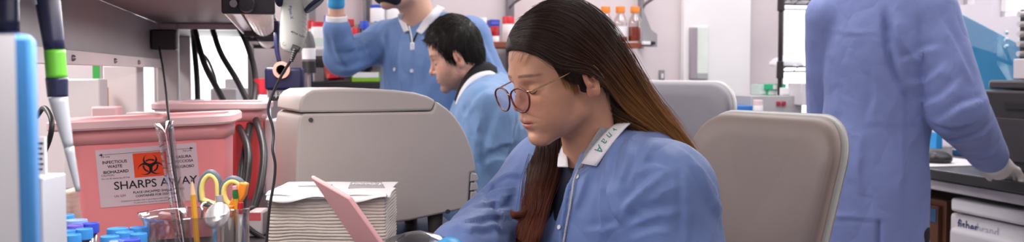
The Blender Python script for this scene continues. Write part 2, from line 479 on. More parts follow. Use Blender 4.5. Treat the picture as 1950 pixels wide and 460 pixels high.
def head_colour(v, fem, skin, lip, brow, beard=0):
    """the head's own colouring: lips, brows, cheeks, stubble"""
    skin, lip, brow = (np.array(C(c)[:3]) for c in (skin, lip, brow))
    c = np.tile(skin, (len(v), 1)); x, y, z = v.T; ay = np.abs(y)
    def mixin(m, col):
        nonlocal c; c = c*(1-m[:, None]) + m[:, None]*col
    flush = np.exp(-(((x-.066)/.03)**2 + ((ay-.040)/.02)**2 + ((z+.014)/.018)**2))*.35
    flush = np.maximum(flush, .40*np.exp(-(((x-.106)/.012)**2 + (ay/.014)**2 + ((z+.018)/.012)**2)))
    flush = np.maximum(flush, .45*np.clip((ay-.074)/.006, 0, 1))
    mixin(np.clip(flush, 0, 1), skin*np.array((1.02, .74, .70)))
    up = np.clip(1-np.abs((z+.0462 + .12*ay)/.0046), 0, 1)*np.clip((.0235-ay)/.004, 0, 1)
    lo = np.clip(1-np.abs((z+.0560 - .22*ay)/.0055), 0, 1)*np.clip((.0215-ay)/.005, 0, 1)
    mixin(np.clip(np.maximum(up, lo)*1.5, 0, .75)*(x > .07), lip)
    bz = .0300 - 6.5*(np.clip(ay-.030, 0, 1))**2 + .09*(np.clip(ay, .012, .030)-.012)
    bw = np.clip(1-np.abs(z-bz)/(.0036 if fem else .0052), 0, 1)*np.clip((ay-.011)/.005, 0, 1)*np.clip((.054-ay)/.012, 0, 1)*(x > .04)
    n = np.array([noise.noise(Vector((a*140, b*140, d*420))) for a, b, d in v[bw > 0]]) if (bw > 0).any() else 0
    bw[bw > 0] = np.clip(bw[bw > 0]*1.7 + .35*n, 0, 1)
    mixin(bw*.66, brow)
    if beard:
        jaw = np.clip((-.022-z)/.02, 0, 1)*np.clip((x+.012)/.02, 0, 1)*np.clip((z+.115)/.02, 0, 1)
        jaw = np.maximum(jaw, np.clip((.004-z)/.02, 0, 1)*np.clip(1-np.abs(x-.014)/.022, 0, 1)*(ay > .05))
        jaw = np.maximum(jaw, np.exp(-((z+.036)/.006)**2)*(x > .085)*(ay < .026))
        jaw *= 1-np.clip(np.maximum(up, lo)*2, 0, 1); jaw *= (z < .006)
        n = np.array([noise.noise(Vector(a*600)) for a in v[jaw > 0]]); jaw[jaw > 0] = np.clip(jaw[jaw > 0]*(.85+.5*n), 0, 1)
        mixin(jaw*beard, brow*1.2)
    return np.concatenate([c, np.ones((len(v), 1))], 1)
def strands(name, paths, rad, m, parent, tip=.25):
    """hair as real strands: paths = list of (k,3) world points, all k alike"""
    inv = np.array(wm(parent).inverted()); k = len(paths[0]); n = len(paths)
    p = np.asarray(paths, dtype=np.float64).reshape(-1, 3); p = p @ inv[:3, :3].T + inv[:3, 3]
    hc = bpy.data.hair_curves.new(name); hc.add_curves([k]*n)
    hc.points.foreach_set('position', p.astype(np.float32).ravel())
    at = hc.attributes.get('radius') or hc.attributes.new('radius', 'FLOAT', 'POINT')
    t = np.linspace(0, 1, k); prof = rad*np.clip(np.minimum(1, (1-t)*4*(1-tip)+tip), tip, 1)
    at.data.foreach_set('value', np.tile(prof, n).astype(np.float32))
    hc.materials.append(m)
    o = bpy.data.objects.new(name, hc); COL.objects.link(o); o.parent = parent
    return o
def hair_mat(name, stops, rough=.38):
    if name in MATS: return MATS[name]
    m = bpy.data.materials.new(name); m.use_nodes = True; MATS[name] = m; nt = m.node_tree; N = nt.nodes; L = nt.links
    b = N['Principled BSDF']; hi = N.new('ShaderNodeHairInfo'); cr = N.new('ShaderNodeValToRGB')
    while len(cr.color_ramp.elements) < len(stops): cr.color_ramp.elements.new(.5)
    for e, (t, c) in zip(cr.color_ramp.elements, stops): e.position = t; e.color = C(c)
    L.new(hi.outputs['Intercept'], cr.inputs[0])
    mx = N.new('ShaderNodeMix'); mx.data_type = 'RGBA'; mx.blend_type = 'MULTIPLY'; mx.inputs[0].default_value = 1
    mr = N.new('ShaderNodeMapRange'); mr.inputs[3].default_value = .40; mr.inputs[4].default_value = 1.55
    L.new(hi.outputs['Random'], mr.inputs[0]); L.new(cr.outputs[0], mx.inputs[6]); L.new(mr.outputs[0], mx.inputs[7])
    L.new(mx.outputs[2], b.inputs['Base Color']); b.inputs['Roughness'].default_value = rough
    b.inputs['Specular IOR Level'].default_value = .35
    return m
def hand_field(F, wrist, fwd, up, side, L=.18, curl=.35, spread=.06, thumb=1, r=.0085):
    """a hand: palm, five unequal bent fingers; up = back of the hand, side = towards the thumb"""
    w, f, u, s = (Vector(x) for x in (wrist, fwd, up, side)); f.normalize(); u.normalize(); s.normalize(); k = L/.18
    kn = []
    for i, t in enumerate((.030, .010, -.010, -.029)):
        a = w + f*(.088-.004*abs(i-1.2))*k + s*t*k + u*.004
        F.add(cone(w + s*t*.45*k, a, .0155*k, .0105*k), .014); kn.append(a)
    for i, (a, ln) in enumerate(zip(kn, (.070, .078, .072, .056))):
        d = (f + s*(.9-.6*i)*spread).normalized(); p = a; c = curl*(.6+.12*i)
        for j, q in enumerate((.45, .31, .24)):
            ang = c*(j+.6); e = p + (d*math.cos(ang) - u*math.sin(ang))*ln*q*k
            F.add(cone(p, e, r*k*(1-.08*j), r*k*(.92-.08*j)), .004); p = e
    t0 = w + f*.025*k + s*.026*k; t1 = t0 + (f*.55 + s*.75 - u*.25).normalized()*.040*k
    t2 = t1 + (f*.92 + s*.25 - u*.30).normalized()*.030*k; t3 = t2 + (f*.97 - s*.08 - u*.3).normalized()*.024*k
    F.add(cone(t0, t1, .0135*k, .0105*k), .010); F.add(cone(t1, t2, .0100*k, .0092*k), .004); F.add(cone(t2, t3, .0092*k, .0078*k), .003)
    return F
# ------------------------------------------------------------------ the setting
def apx(px, b):                                # room 'a' where the view column px meets the plane b
    k = (px - CW/2)/FPX; d = room_d(px, b=b); return k*d*CR + d*SR
def bpx(px, a):
    k = (px - CW/2)/FPX; d = room_d(px, a=a); return d*CR - k*d*SR
def zb(px, py, b): return P(px, py, room_d(px, b=b)).z
def za(px, py, a): return P(px, py, room_d(px, a=a)).z
wall_m = mat('wall_paint', '#dacfd2', rough=.75, var=.015, bump=.02, bscale=200)
wall_r = mat('wall_paint_lilac', '#d6cfd8', rough=.75, var=.015)
trim_m = mat('trim_white', '#e8e6e8', rough=.5, var=.02)
alu = mat('window_frame_grey', '#8a8684', rough=.45, metal=.2)
pane_m = glass_mat('window_glass', '#ffffff', .06, .01)
struct('floor', rbox(-3.4, 3.2, -2.6, 4.7, -.06, 0), mat('floor_vinyl', '#a9a5a4', rough=.45, var=.08, vscale=3))
struct('ceiling', rbox(-3.4, 3.2, -2.6, 4.7, 2.72, 2.80), mat('ceiling_white', '#e9e7e6', rough=.9, var=.02))
WB = 4.46
def wall_with_holes(name, fix, horiz, lo, hi, z0, z1, holes, th, m):
    """holes = [(u0, u1, z0, z1)] sorted; one wall mesh with real openings"""
    sh = []; u = lo
    mkb = (lambda u0, u1, c0, c1: rbox(u0, u1, fix, fix+th, c0, c1)) if horiz else (lambda u0, u1, c0, c1: rbox(fix, fix+th, u0, u1, c0, c1))
    for h in holes:
        if h[0] > u: sh.append(mkb(u, h[0], z0, z1))
        sh.append(mkb(h[0], h[1], z0, h[2])); sh.append(mkb(h[0], h[1], h[3], z1)); u = h[1]
    sh.append(mkb(u, hi, z0, z1)); return struct(name, cat(*sh), m, smooth=False)
w1 = (-.62, -.10, 1.02, 1.95); w2 = (-2.0, -.80, 1.02, 1.95); w3 = (apx(1489, WB), 2.90, .98, 2.3)
wall_with_holes('wall_back', WB, True, -3.4, 3.1, 0, 2.72, [w1, w3], .14, wall_m)
r1 = (2.60, bpx(1888, 2.95), za(1920, 31, 2.95), 2.3); r2 = (bpx(1852, 2.95), bpx(1818, 2.95), za(1835, 9, 2.95), 2.3)
wall_with_holes('wall_right', 2.95, False, -2.6, 4.6, 0, 2.72, [r1, r2], .14, wall_r)
struct('wall_front', rbox(-3.4, 3.1, -2.6, -2.48, 0, 2.72), wall_m)
struct('wall_left', rbox(-3.4, -3.26, -2.6, 4.6, 0, 2.72), wall_m)
for i, (w, hz) in enumerate(((w1, True), (w3, True), (r1, False), (r2, False))):
    fx = WB+.06 if hz else 2.95+.06
    bx = (lambda u0, u1, c0, c1, t=.05: rbox(u0, u1, fx-t/2, fx+t/2, c0, c1)) if hz else (lambda u0, u1, c0, c1, t=.05: rbox(fx-t/2, fx+t/2, u0, u1, c0, c1))
    u0, u1, c0, c1 = w; f_ = .03
    fr = cat(bx(u0, u0+f_, c0, c1), bx(u1-f_, u1, c0, c1), bx(u0, u1, c0, c0+f_), bx(u0, u1, c1-f_, c1))
    wo = struct('window_%d' % (i+1), fr, alu if i == 0 else trim_m, bevel=.003)
    mk('pane', bx(u0+f_, u1-f_, c0+f_, c1-f_, .006), pane_m, wo)
# the door in the back wall with its narrow vision glass
da0, da1 = apx(1302, WB), apx(1420, WB)
dr = struct('door_1', rbox(da0-.02, da1, WB-.045, WB-.003, .01, 2.08), mat('door_white', '#f2eff0', rough=.5, var=.01), bevel=.003)
steel = mat('brushed_steel', '#a39ba0', rough=.35, metal=.7, var=.1, vscale=30)
z0_, z1_ = zb(1310, 150, WB), zb(1310, 53, WB)
mk('lite_frame', rbox(apx(1304, WB), apx(1317, WB), WB-.065, WB-.040, z0_, z1_), mat('lite_grey', '#a59aa2', rough=.5), dr, bevel=.003)
mk('lite_glass', rbox(apx(1318, WB), apx(1338, WB), WB-.056, WB-.044, z0_, z1_), mat('lite_glass', '#e8efe8', rough=.12, spec=.7, var=.10, vscale=6), dr)
mk('lite_sill', rbox(apx(1317, WB), apx(1338, WB), WB-.060, WB-.044, z0_, z0_+.028), mat('sill_grey', '#aeb0b2'), dr, bevel=.002)
struct('baseboard_back', rbox(-3.2, 2.95, WB-.012, WB, 0, .10), mat('base_grey', '#77757a', rough=.6))
# ------------------------------------------------------------------ people
Z = Vector((0, 0, 1))
def gown_mat(name, col, var=.05):
    new = name not in MATS
    m = mat(name, col, rough=.60, var=var, vscale=9, spec=.35, sheen=.12)
    if not new: return m
    nt = m.node_tree; N = nt.nodes; L = nt.links; b = N['Principled BSDF']; prev = None   # crisp creases of non-woven cloth
    tc = N.new('ShaderNodeTexCoord'); dn = N.new('ShaderNodeTexNoise'); dn.inputs['Scale'].default_value = 7; dn.inputs['Detail'].default_value = 2
    L.new(tc.outputs['Object'], dn.inputs['Vector'])
    mxv = N.new('ShaderNodeMix'); mxv.data_type = 'VECTOR'; mxv.inputs[0].default_value = .12
    L.new(tc.outputs['Object'], mxv.inputs[4]); L.new(dn.outputs['Color'], mxv.inputs[5])
    for sc, st, ds, sq in ((7, .42, .045, (1, 1, .5)), (19, .28, .010, (1, 1, .6)), (600, .12, .0006, (1, 1, 1))):
        mp = N.new('ShaderNodeMapping'); mp.inputs['Scale'].default_value = sq; L.new(mxv.outputs[1], mp.inputs[0])
        vo = N.new('ShaderNodeTexVoronoi'); vo.feature = 'DISTANCE_TO_EDGE' if sc < 100 else 'F1'; vo.inputs['Scale'].default_value = sc; L.new(mp.outputs[0], vo.inputs['Vector'])
        bp = N.new('ShaderNodeBump'); bp.inputs['Strength'].default_value = st; bp.inputs['Distance'].default_value = ds
        L.new(vo.outputs['Distance'], bp.inputs['Height'])
        if prev: L.new(prev.outputs[0], bp.inputs['Normal'])
        prev = bp
    L.new(prev.outputs[0], b.inputs['Normal'])
    return m
SKIN = {}
def skin_mat(name): return mat(name, '#c08a70', rough=.46, var=.05, vscale=60, bump=.05, bscale=900, spec=.45, sss=.12, attr=True)
def drape(v, q, amp, s, ax=None, seed=0.0, stretch=3.0, mask=None):
    """long soft creases: ridged noise stretched along ax"""
    N = vnormals(v, q); p = v.copy()
    if ax is not None:
        a = A3(Vector(ax).normalized()); t = p @ a; p = p - np.outer(t, a)*(1-1/stretch)
    r = ridged(p + seed, s); r = np.sign(r)*np.abs(r)**1.0
    r2 = ridged(p + seed + 9.1, s*2.1)
    d = amp*(r*.7 + r2*.35)
    if mask is not None: d *= mask
    return v + N*d[:, None]
def facets(v, q, amp, s, ax=None, stretch=3.0, mask=None, seed=0.0):
    """the crisp flat-sided creases of stiff non-woven cloth"""
    N = vnormals(v, q); p = v + seed
    if ax is not None:
        a = A3(Vector(ax).normalized()); t = p @ a; p = p - np.outer(t, a)*(1-1/stretch)
    p = p + .35/s*np.stack([np.array([noise.noise(Vector(x*s*.7+k*7.7)) for x in p]) for k in range(3)], 1)
    d = np.empty(len(p))
    for i, x in enumerate(p):
        e = noise.voronoi(Vector(x*s))[0]; d[i] = min(e[1]-e[0], .7)
    d = amp*(.45-d)
    if mask is not None: d = d*mask
    return v + N*d[:, None]
def trace(F, px, py, d0=1.2, d1=2.6):
    o, r = A3(CAMP), A3(RAY(px, py)); t = d0
    for _ in range(60):
        e = float(F((o + r*t)[None])[0])
        if e < .0004 or t > d1: break
        t += e*.7
    return Vector(o + r*t)
def cuffs(name, a, b, r, m, parent):
    a, b = Vector(a), Vector(b); u, w = frame(b-a); L = (b-a).length
    prof = [(r*.96, 0), (r, L*.08), (r*.97, L*.5), (r*.93, L*.92), (r*.89, L), (r*.80, L), (r*.84, L*.5), (r*.86, 0)]
    M = plane_frame(a, u, w); M2 = Matrix((u, w, (b-a).normalized())).transposed()
    return mk(name, lathe(prof, a, 28, M2), m, parent, smooth=True)
def snap_fastener(parent, pos, nrm, r, m):
    u, w = frame(nrm); M = Matrix((u, w, Vector(nrm).normalized())).transposed()
    return mk('snap_button', lathe([(0, -.001), (r, -.001), (r, .0012), (r*.8, .0018), (r*.55, .0012), (0, .0012)], pos, 18, M), m, parent, smooth=True)
def simple_shoe(heel, toe_dir, m, parent):
    h = Vector(heel); t = Vector(toe_dir).normalized()
    F = Field(.03); F.add(cone(h + Z*.035, h + t*.19 + Z*.028, .036, .034)); F.add(cone(h + Z*.05, h + t*.05 + Z*.085, .038, .036))
    F.cut(below(h + Z*.002, (0, 0, 1)), .002)
    lo = [min(h[i], (h+t*.24)[i]) - .07 for i in range(3)]; hi = [max(h[i], (h+t*.24)[i]) + .07 for i in range(3)]; hi[2] = h.z + .15
    v, q = polish(F, lo, hi, .006); return mk('shoe', arr_sh(v, q), m, parent, smooth=True)
def build_head(name, parent, O, basis, fem, neck_w, neck_r, skin, lip, brow, beard=0, h=.0016, extra=None, size=(1, 1, 1)):
    M = bmat(O, basis) @ Matrix.Diagonal((*size, 1)); inv = M.inverted(); ne = inv @ Vector(neck_w)
    H = head_field(fem, ne, neck_r)
    lo = np.minimum((-.125, -.10, -.125), A3(ne) - neck_r*1.2); hi = np.maximum((.13, .10, .14), A3(ne) + neck_r*1.2)
    v, q = polish(H, lo, hi, h); v = snap(H, v)
    col = head_colour(v, fem, skin, lip, brow, beard)
    w = mapply(M, v)
    parts = [(w, q, col)]
    if extra is not None: parts.append(extra)
    V = np.concatenate([p[0] for p in parts]); off = 0; QQ = []
    for p in parts: QQ.append(p[1]+off); off += len(p[0])
    colr = np.concatenate([p[2] for p in parts])
    body = mk('body', arr_sh(V, np.concatenate(QQ)), skin_mat(name), parent, smooth=True, col=colr)
    return body, M, v, q, H
def skin_part(F, lo, hi, h, skin):
    v, q = polish(F, lo, hi, h); return v, q, np.tile(np.array(C(skin)), (len(v), 1))
def lashes(M, bvl, m, parent, s, n=60, up=True):
    """the dark line of a lowered lid: a thin strip along the lid's edge with lashes below"""
    pts = []
    for i in range(13):
        t = i/12; y = s*(.0195 + .0245*t); z = .0030 - .0042*math.sin(PI*t) + .0012*t
        r = bvl.ray_cast(Vector((.2, y, z)), Vector((-1, 0, 0)))[0]
        if r is not None: pts.append(r)
    if len(pts) < 4: return
    mk('eyelashes', tube([M @ (p + Vector((.0006, 0, 0))) for p in pts], lambda t: .0009*(.35+.65*math.sin(PI*min(1, t*.8+.2))), 8, 3), m, parent, smooth=True)
def px_strip(e0, e1, n=24, m=5, puff=.004):
    a_ = resample([P(*p) for p in e0], n); b_ = resample([P(*p) for p in e1], n)
    def fn(t, w):
        i = min(int(t*(n-1)+.5), n-1); p = a_[i].lerp(b_[i], w)
        return p + (CAMP-p).normalized()*(puff*math.sin(PI*w))
    return grid(fn, n, m)
def short_hair(name, M, parent, field_cut, cap_m, strand_m, n, length, flow, rad=.00035, seedv=1, r=(.094, .074, .084), grow=.010, h=.0025):
    rng = np.random.default_rng(seedv)
    F = Field(.02)
    F.add(ell((-.008, 0, .050), (.0945+grow, .075+grow, .085+grow)))
    F.add(ell((-.045, 0, .005), (.052+grow, .056+grow, .055)), .02)
    F.add(ell((.028, 0, .052), (.063+grow*.7, .064+grow*.8, .060+grow)), .02)
    field_cut(F)
    v, q = polish(F, (-.14, -.11, -.09), (.13, .11, .17), h); v = snap(F, v, 1)
    N = vnormals(v, q)
    amp = np.array([noise.noise(Vector((a*55, b*55, c*30))) for a, b, c in v]); v2 = v + N*(amp*.0025)[:, None]
    cap = mk(name, arr_sh(mapply(M, v2), q), cap_m, parent, smooth=True)
    idx = rng.choice(len(v), n); k = 7; paths = []
    for i in idx:
        p = v[i] + N[i]*.0005; nn = N[i]; d = np.array(flow(p), float) + rng.normal(0, .16, 3); d -= nn*(d@nn)*.85; d /= np.linalg.norm(d)+1e-9
        L = length*rng.uniform(.6, 1.2); st = [p - nn*.003]; c = p.copy()
        for j in range(k-1):
            c = c + (d + nn*(.30 if j < 2 else .05))*L/(k-1); c = c - nn*0; st.append(c.copy())
        paths.append(mapply(M, np.array(st)))
    return cap, strands('hair_strands', paths, rad, strand_m, cap)

# ---- the young woman at the bench
def build_woman():
    R0 = root('person', (.30, 1.86, 0), 'young woman with glasses and long brown hair, bent over the bench in a blue gown', 'person')
    O = Vector((.096, 1.72, 1.236)); B = face_basis(65, 15, 0)
    f, l = Vector((-.866, -.5, 0)), Vector((.5, -.866, 0))
    Nk = Vector((.150, 1.785, 1.105))
    gm = gown_mat('gown_blue', '#6a80b2'); wm_ = mat('white_knit', '#e9e6ea', rough=.85, var=.04, bump=.3, bscale=500)
    navy = mat('navy_shirt', '#1a1f33', rough=.8)
    skin, lip, brow = '#c49176', '#a85f5b', '#2e201c'
    body, M, hv, hq, H = build_head('skin_warm', R0, O, B, True, Nk + f*.0 - Z*.06, .047, skin, lip, brow, h=.0015)
    bl = bvh_of(hv, hq)
    dark = mat('lash_dark', '#1a1212', rough=.6)
    for s in (1, -1): lashes(M, bl, dark, body, s)
    # gown
    S_L = Nk + l*.165 - Z*.058 - f*.02; S_R = Nk - l*.165 - Z*.055 - f*.01
    E_L = Vector((.295, 1.60, .82)); W_L = P(1010, 556, 1.46)
    E_R = P(947, 448, 1.86); W_R = P(872, 482, 1.63)
    BR = Matrix((f, l, Z)).transposed()
    G = Field(.05)
    G.add(ell(Nk - f*.015 - Z*.165, (.120, .180, .19), BR))
    G.add(cone(S_L, S_R, .070), .05)
    for S in (S_L, S_R): G.add(cone(Nk - Z*.005, S, .054, .062), .04)
    G.add(ell(Nk - f*.085 - Z*.10, (.085, .16, .15), BR), .05)
    G.add(ell(Nk - f*.08 - Z*.38, (.150, .185, .20), BR), .06)
    G.add(ell(Nk - f*.15 - Z*.52, (.18, .20, .13), BR), .06)
    G.add(cone(S_L, E_L, .083, .075), .035); G.add(cone(E_L, W_L, .074, .050), .03)
    G.add(cone(S_R, E_R, .080, .072), .035); G.add(cone(E_R, W_R, .072, .043), .03)
    for s in (-1, 1): G.add(cone(Nk - f*.15 - Z*.50 + l*s*.09, Nk + f*.24 - Z*.50 + l*s*.11, .105, .085), .04)
    T = Field(.04)                                                         # the shirt beneath
    T.add(ell(Nk - f*.015 - Z*.165, (.108, .165, .18), BR)); T.add(cone(S_L, S_R, .055), .05)
    T.add(cone(Nk - Z*.05, Nk + Z*.004, .062, .054), .02)
    T.cut(cone(Nk + Z*.022 + f*.02, Nk + Z*.09 + f*.05, .050, .070), .004)
    G.cut(cone(Nk - Z*.03, Nk + Z*.12 + f*.03, .060, .072), .010)          # neck opening
    G.cut(cone(Nk + f*.075 - Z*.0 + l*.005, Nk + f*.118 - Z*.16 + l*.005, .036, .010), .008)
    sl = [trace(G, *p_) for p_ in ((1090, 338), (1085, 370), (1079, 410), (1072, 468))]
    for a_, b_ in zip(sl, sl[1:]): G.cut(cone(a_, b_, .0042, .0042), .002)
    v, q = polish(G, (-.22, 1.28, .48), (.48, 2.18, 1.20), .0038); v = snap(G, v, 1)
    def bmask(a, b, r): d, t = seg_dist(v, [a, b]); return np.clip(1.4-d/r, 0, 1), t
    # creases: round the sleeves, and long ones over shoulder and chest
    mr_, tr = bmask(S_R, E_R, .11); mf_, tf = bmask(E_R, W_R, .10)
    v = drape(v, q, .0065, 16, ax=(.5, .6, .62), seed=3.0, stretch=2.6, mask=np.maximum(mr_*np.clip(tr*1.6, 0, 1), mf_))
    ml_, tl = bmask(S_L, E_L, .13)
    v = drape(v, q, .0035, 9, ax=(.25, -.2, .9), seed=5.0, stretch=3.5, mask=np.maximum(ml_, .5))
    v = facets(v, q, .008, 13, ax=(.45, .5, .62), stretch=2.2, mask=np.clip(np.maximum(mr_*np.clip(tr*1.6, 0, 1), mf_*1.1), 0, 1))
    v = facets(v, q, .006, 7, ax=(.2, -.2, .95), stretch=2.6, mask=1-np.clip(np.maximum(mr_, mf_), 0, 1)*.9, seed=4.2)
    bv = bvh_of(v, q)
    for px, w, h_, sd in [
        ([(1190, 400), (1222, 366), (1274, 326)], .0085, .0130, 1), ([(1300, 318), (1303, 370), (1306, 462)], .006, .0050, -1), ([(1163, 352), (1168, 385), (1185, 425)], .009, .0090, -1),
        ([(1186, 252), (1166, 300), (1160, 350)], .009, .0075, 1), ([(1222, 250), (1200, 300), (1182, 376)], .010, .0085, 1), ([(1252, 268), (1228, 305), (1196, 352)], .009, .0060, 1), ([(1272, 326), (1240, 316), (1212, 330)], .008, .0055, -1),
        ([(1128, 318), (1112, 360), (1093, 408)], .008, .0075, 1), ([(1150, 330), (1146, 390), (1150, 458)], .009, .0060, -1), ([(1112, 440), (1150, 436), (1178, 430)], .007, .0040, 1),
        ([(1318, 312), (1342, 356), (1368, 418)], .008, .0060, -1), ([(1290, 280), (1330, 322), (1372, 396)], .010, .0055, 1), ([(1352, 372), (1372, 402), (1384, 452)], .007, .0060, 1),
        ([(1194, 432), (1240, 410), (1296, 400)], .009, .0050, 1), ([(1198, 455), (1244, 440), (1286, 436)], .009, .0045, 1), ([(1230, 380), (1262, 360), (1296, 350)], .008, .0040, 1),
        ([(1003, 330), (960, 338), (916, 366)], .008, .0080, 1), ([(1000, 348), (945, 368), (898, 388)], .007, .0085, -1), ([(985, 366), (940, 388), (884, 404)], .007, .0085, 1), ([(980, 392), (930, 405), (872, 424)], .007, .0085, -1),
        ([(968, 412), (915, 420), (864, 440)], .006, .0070, 1), ([(960, 440), (920, 436), (880, 450)], .006, .0060, 1), ([(1000, 340), (988, 380), (982, 430)], .008, .0070, -1), ([(940, 350), (925, 375), (918, 395)], .005, .0050, 1), ([(955, 372), (948, 400), (952, 430)], .006, .0055, -1)]:
        v = pleat(v, q, bv, px, w, h_, sd)
    v = fold(v, q, bv, [(1092, 335), (1083, 385), (1072, 460)], .004, -.006)
    gown = mk('gown', arr_sh(v, q), gm, R0, smooth=True)
    bvw = bvh_of(v, q)
    def on(px, py, off=.0): 
        r = bvw.ray_cast(CAMP, RAY(px, py)); return (r[0] + r[1]*off, r[1]) if r[0] is not None else (None, None)
    v2, q2 = polish(T, (-.1, 1.5, .78), (.42, 2.05, 1.20), .0045); v2 = snap(T, v2, 1)
    mk('shirt', arr_sh(v2, q2), navy, R0, smooth=True)
    # white knit collar with the marker writing on it, the grey lining showing inside
    def strip(e0, e1, n=24, m=6, puff=.004):
        a_ = resample([P(*p) for p in e0], n); b_ = resample([P(*p) for p in e1], n)
        def fn(t, w):
            i = min(int(t*(n-1)+.5), n-1); p = a_[i].lerp(b_[i], w)
            return p + (CAMP-p).normalized()*(puff*math.sin(PI*w))
        return grid(fn, n, m)
    near_in = [(1108, 311, 1.685), (1124, 286, 1.690), (1146, 259, 1.705), (1168, 238, 1.735), (1190, 226, 1.80), (1180, 232, 1.88)]
    near_out = [(1136, 316, 1.665), (1156, 287, 1.668), (1177, 259, 1.685), (1196, 238, 1.72), (1214, 226, 1.80), (1196, 226, 1.90)]
    col_ = mk('collar', strip(near_in, near_out), wm_, gown, smooth=True, solid=.003)
    far_in = [(1082, 317, 1.715), (1080, 296, 1.745), (1075, 275, 1.785), (1085, 258, 1.84)]
    far_out = [(1062, 317, 1.73), (1064, 296, 1.77), (1066, 275, 1.81), (1074, 256, 1.87)]
    mk('collar', strip(far_in, far_out), wm_, gown, smooth=True, solid=.003)
    grey_k = mat('knit_grey', '#8f8d93', rough=.85, var=.15, vscale=200)
    mk('lining', strip([(1101, 322, 1.69), (1113, 291, 1.690), (1130, 262, 1.695), (1147, 238, 1.712), (1165, 228, 1.77)],
                       [(1110, 318, 1.687), (1127, 287, 1.692), (1149, 260, 1.707), (1171, 239, 1.737), (1192, 227, 1.80)], puff=.002), grey_k, gown, smooth=True, solid=.002)
    ink = mat('teal_ink', '#2f8f86', rough=.6)
    ci, co = [P(*p) for p in near_in], [P(*p) for p in near_out]
    for tx, t, sz in (('A', 1.08, .019), ('a', 1.58, .019), ('n', 2.02, .018), ('V', 2.50, .017)):
        i = int(t); k = t-i; p0 = ci[i].lerp(ci[i+1], k); p1 = co[i].lerp(co[i+1], k); d = ci[i+1]-ci[i]
        o_ = p0.lerp(p1, .50); o_ = o_ + (CAMP-o_).normalized()*.0112
        nrm = CAMP - o_; x_ = -d + nrm*(d.dot(nrm)/nrm.dot(nrm)); y_ = nrm.cross(x_)
        lettering('handwriting', [(tx, 0, -sz*.36, sz, 'CENTER', 1)], plane_frame(o_, x_, y_), ink, col_, lift=0)
    # snaps, placket edge, lanyard
    white_p = mat('snap_white', '#e8ecf4', rough=.35)
    for px, py in ((1073, 344), (1101, 336), (1066, 432)):
        p, n = on(px, py, .0015)
        if p is not None: snap_fastener(gown, p, n, .0042, white_p)
    lan = mat('lanyard_grey', '#b4b2b6', rough=.7, var=.25, vscale=400)
    pts = [P(1104, 318, 1.69)]
    for px, py in ((1098, 340), (1093, 370), (1087, 400), (1081, 430), (1076, 462)):
        p, n = on(px, py, .004)
        if p is not None: pts.append(p)
    mk('lanyard', tube(pts, .0019, 8, 8), lan, R0, smooth=True)
    # cuff, gloves, trousers, shoes
    d = (W_R - E_R).normalized()
    cuffs('cuff', W_R - d*.025, W_R + d*.030, .043, wm_, R0)
    gl = mat('nitrile_blue', '#3f9fd6', rough=.42, var=.06)
    F = Field(.01); hd = Vector((-.10, -.22, -.02)).normalized()
    F.add(cone(W_R - d*.01, W_R + d*.05, .036, .032)); hand_field(F, W_R + d*.05, (-.35, -.93, -.18), (-.1, .0, .99), (.93, -.35, 0), curl=.45)
    a = A3(W_R); vv, qq = polish(F, a + (-.20, -.30, -.14), a + (.14, .08, .10), .003); mk('glove', arr_sh(vv, qq), gl, R0, smooth=True)
    d = (W_L - E_L).normalized(); cuffs('cuff', W_L - d*.02, W_L + d*.03, .048, wm_, R0)
    F = Field(.01); F.add(cone(W_L - d*.01, W_L + d*.05, .036, .032)); hand_field(F, W_L + d*.05, (-.8, -.35, -.25), (-.2, .0, .98), (-.35, .93, 0), curl=.45)
    a = A3(W_L); vv, qq = polish(F, a + (-.32, -.22, -.20), a + (.10, .18, .12), .003); mk('glove', arr_sh(vv, qq), gl, R0, smooth=True)
    F = Field(.03)
    for s in (-1, 1):
        k = Nk + f*.27 - Z*.53 + l*s*.11; an = k - f*.05 - Z*.42
        F.add(cone(Nk - f*.14 - Z*.54 + l*s*.09, k, .085, .065)); F.add(cone(k, an, .062, .045))
    vv, qq = polish(F, (-.35, 1.35, .06), (.50, 2.1, .75), .010); mk('trousers', arr_sh(vv, qq), mat('dark_trousers', '#23242c', rough=.8), R0, smooth=True)
    for s in (-1, 1):
        k = Nk + f*.22 + l*s*.11; simple_shoe((k.x - f.x*.04, k.y - f.y*.04, 0.0), f, mat('shoe_black', '#1c1c1e', rough=.6), R0)
    woman_hair(R0, M, hv, hq)
    woman_glasses(R0, M)
    return R0
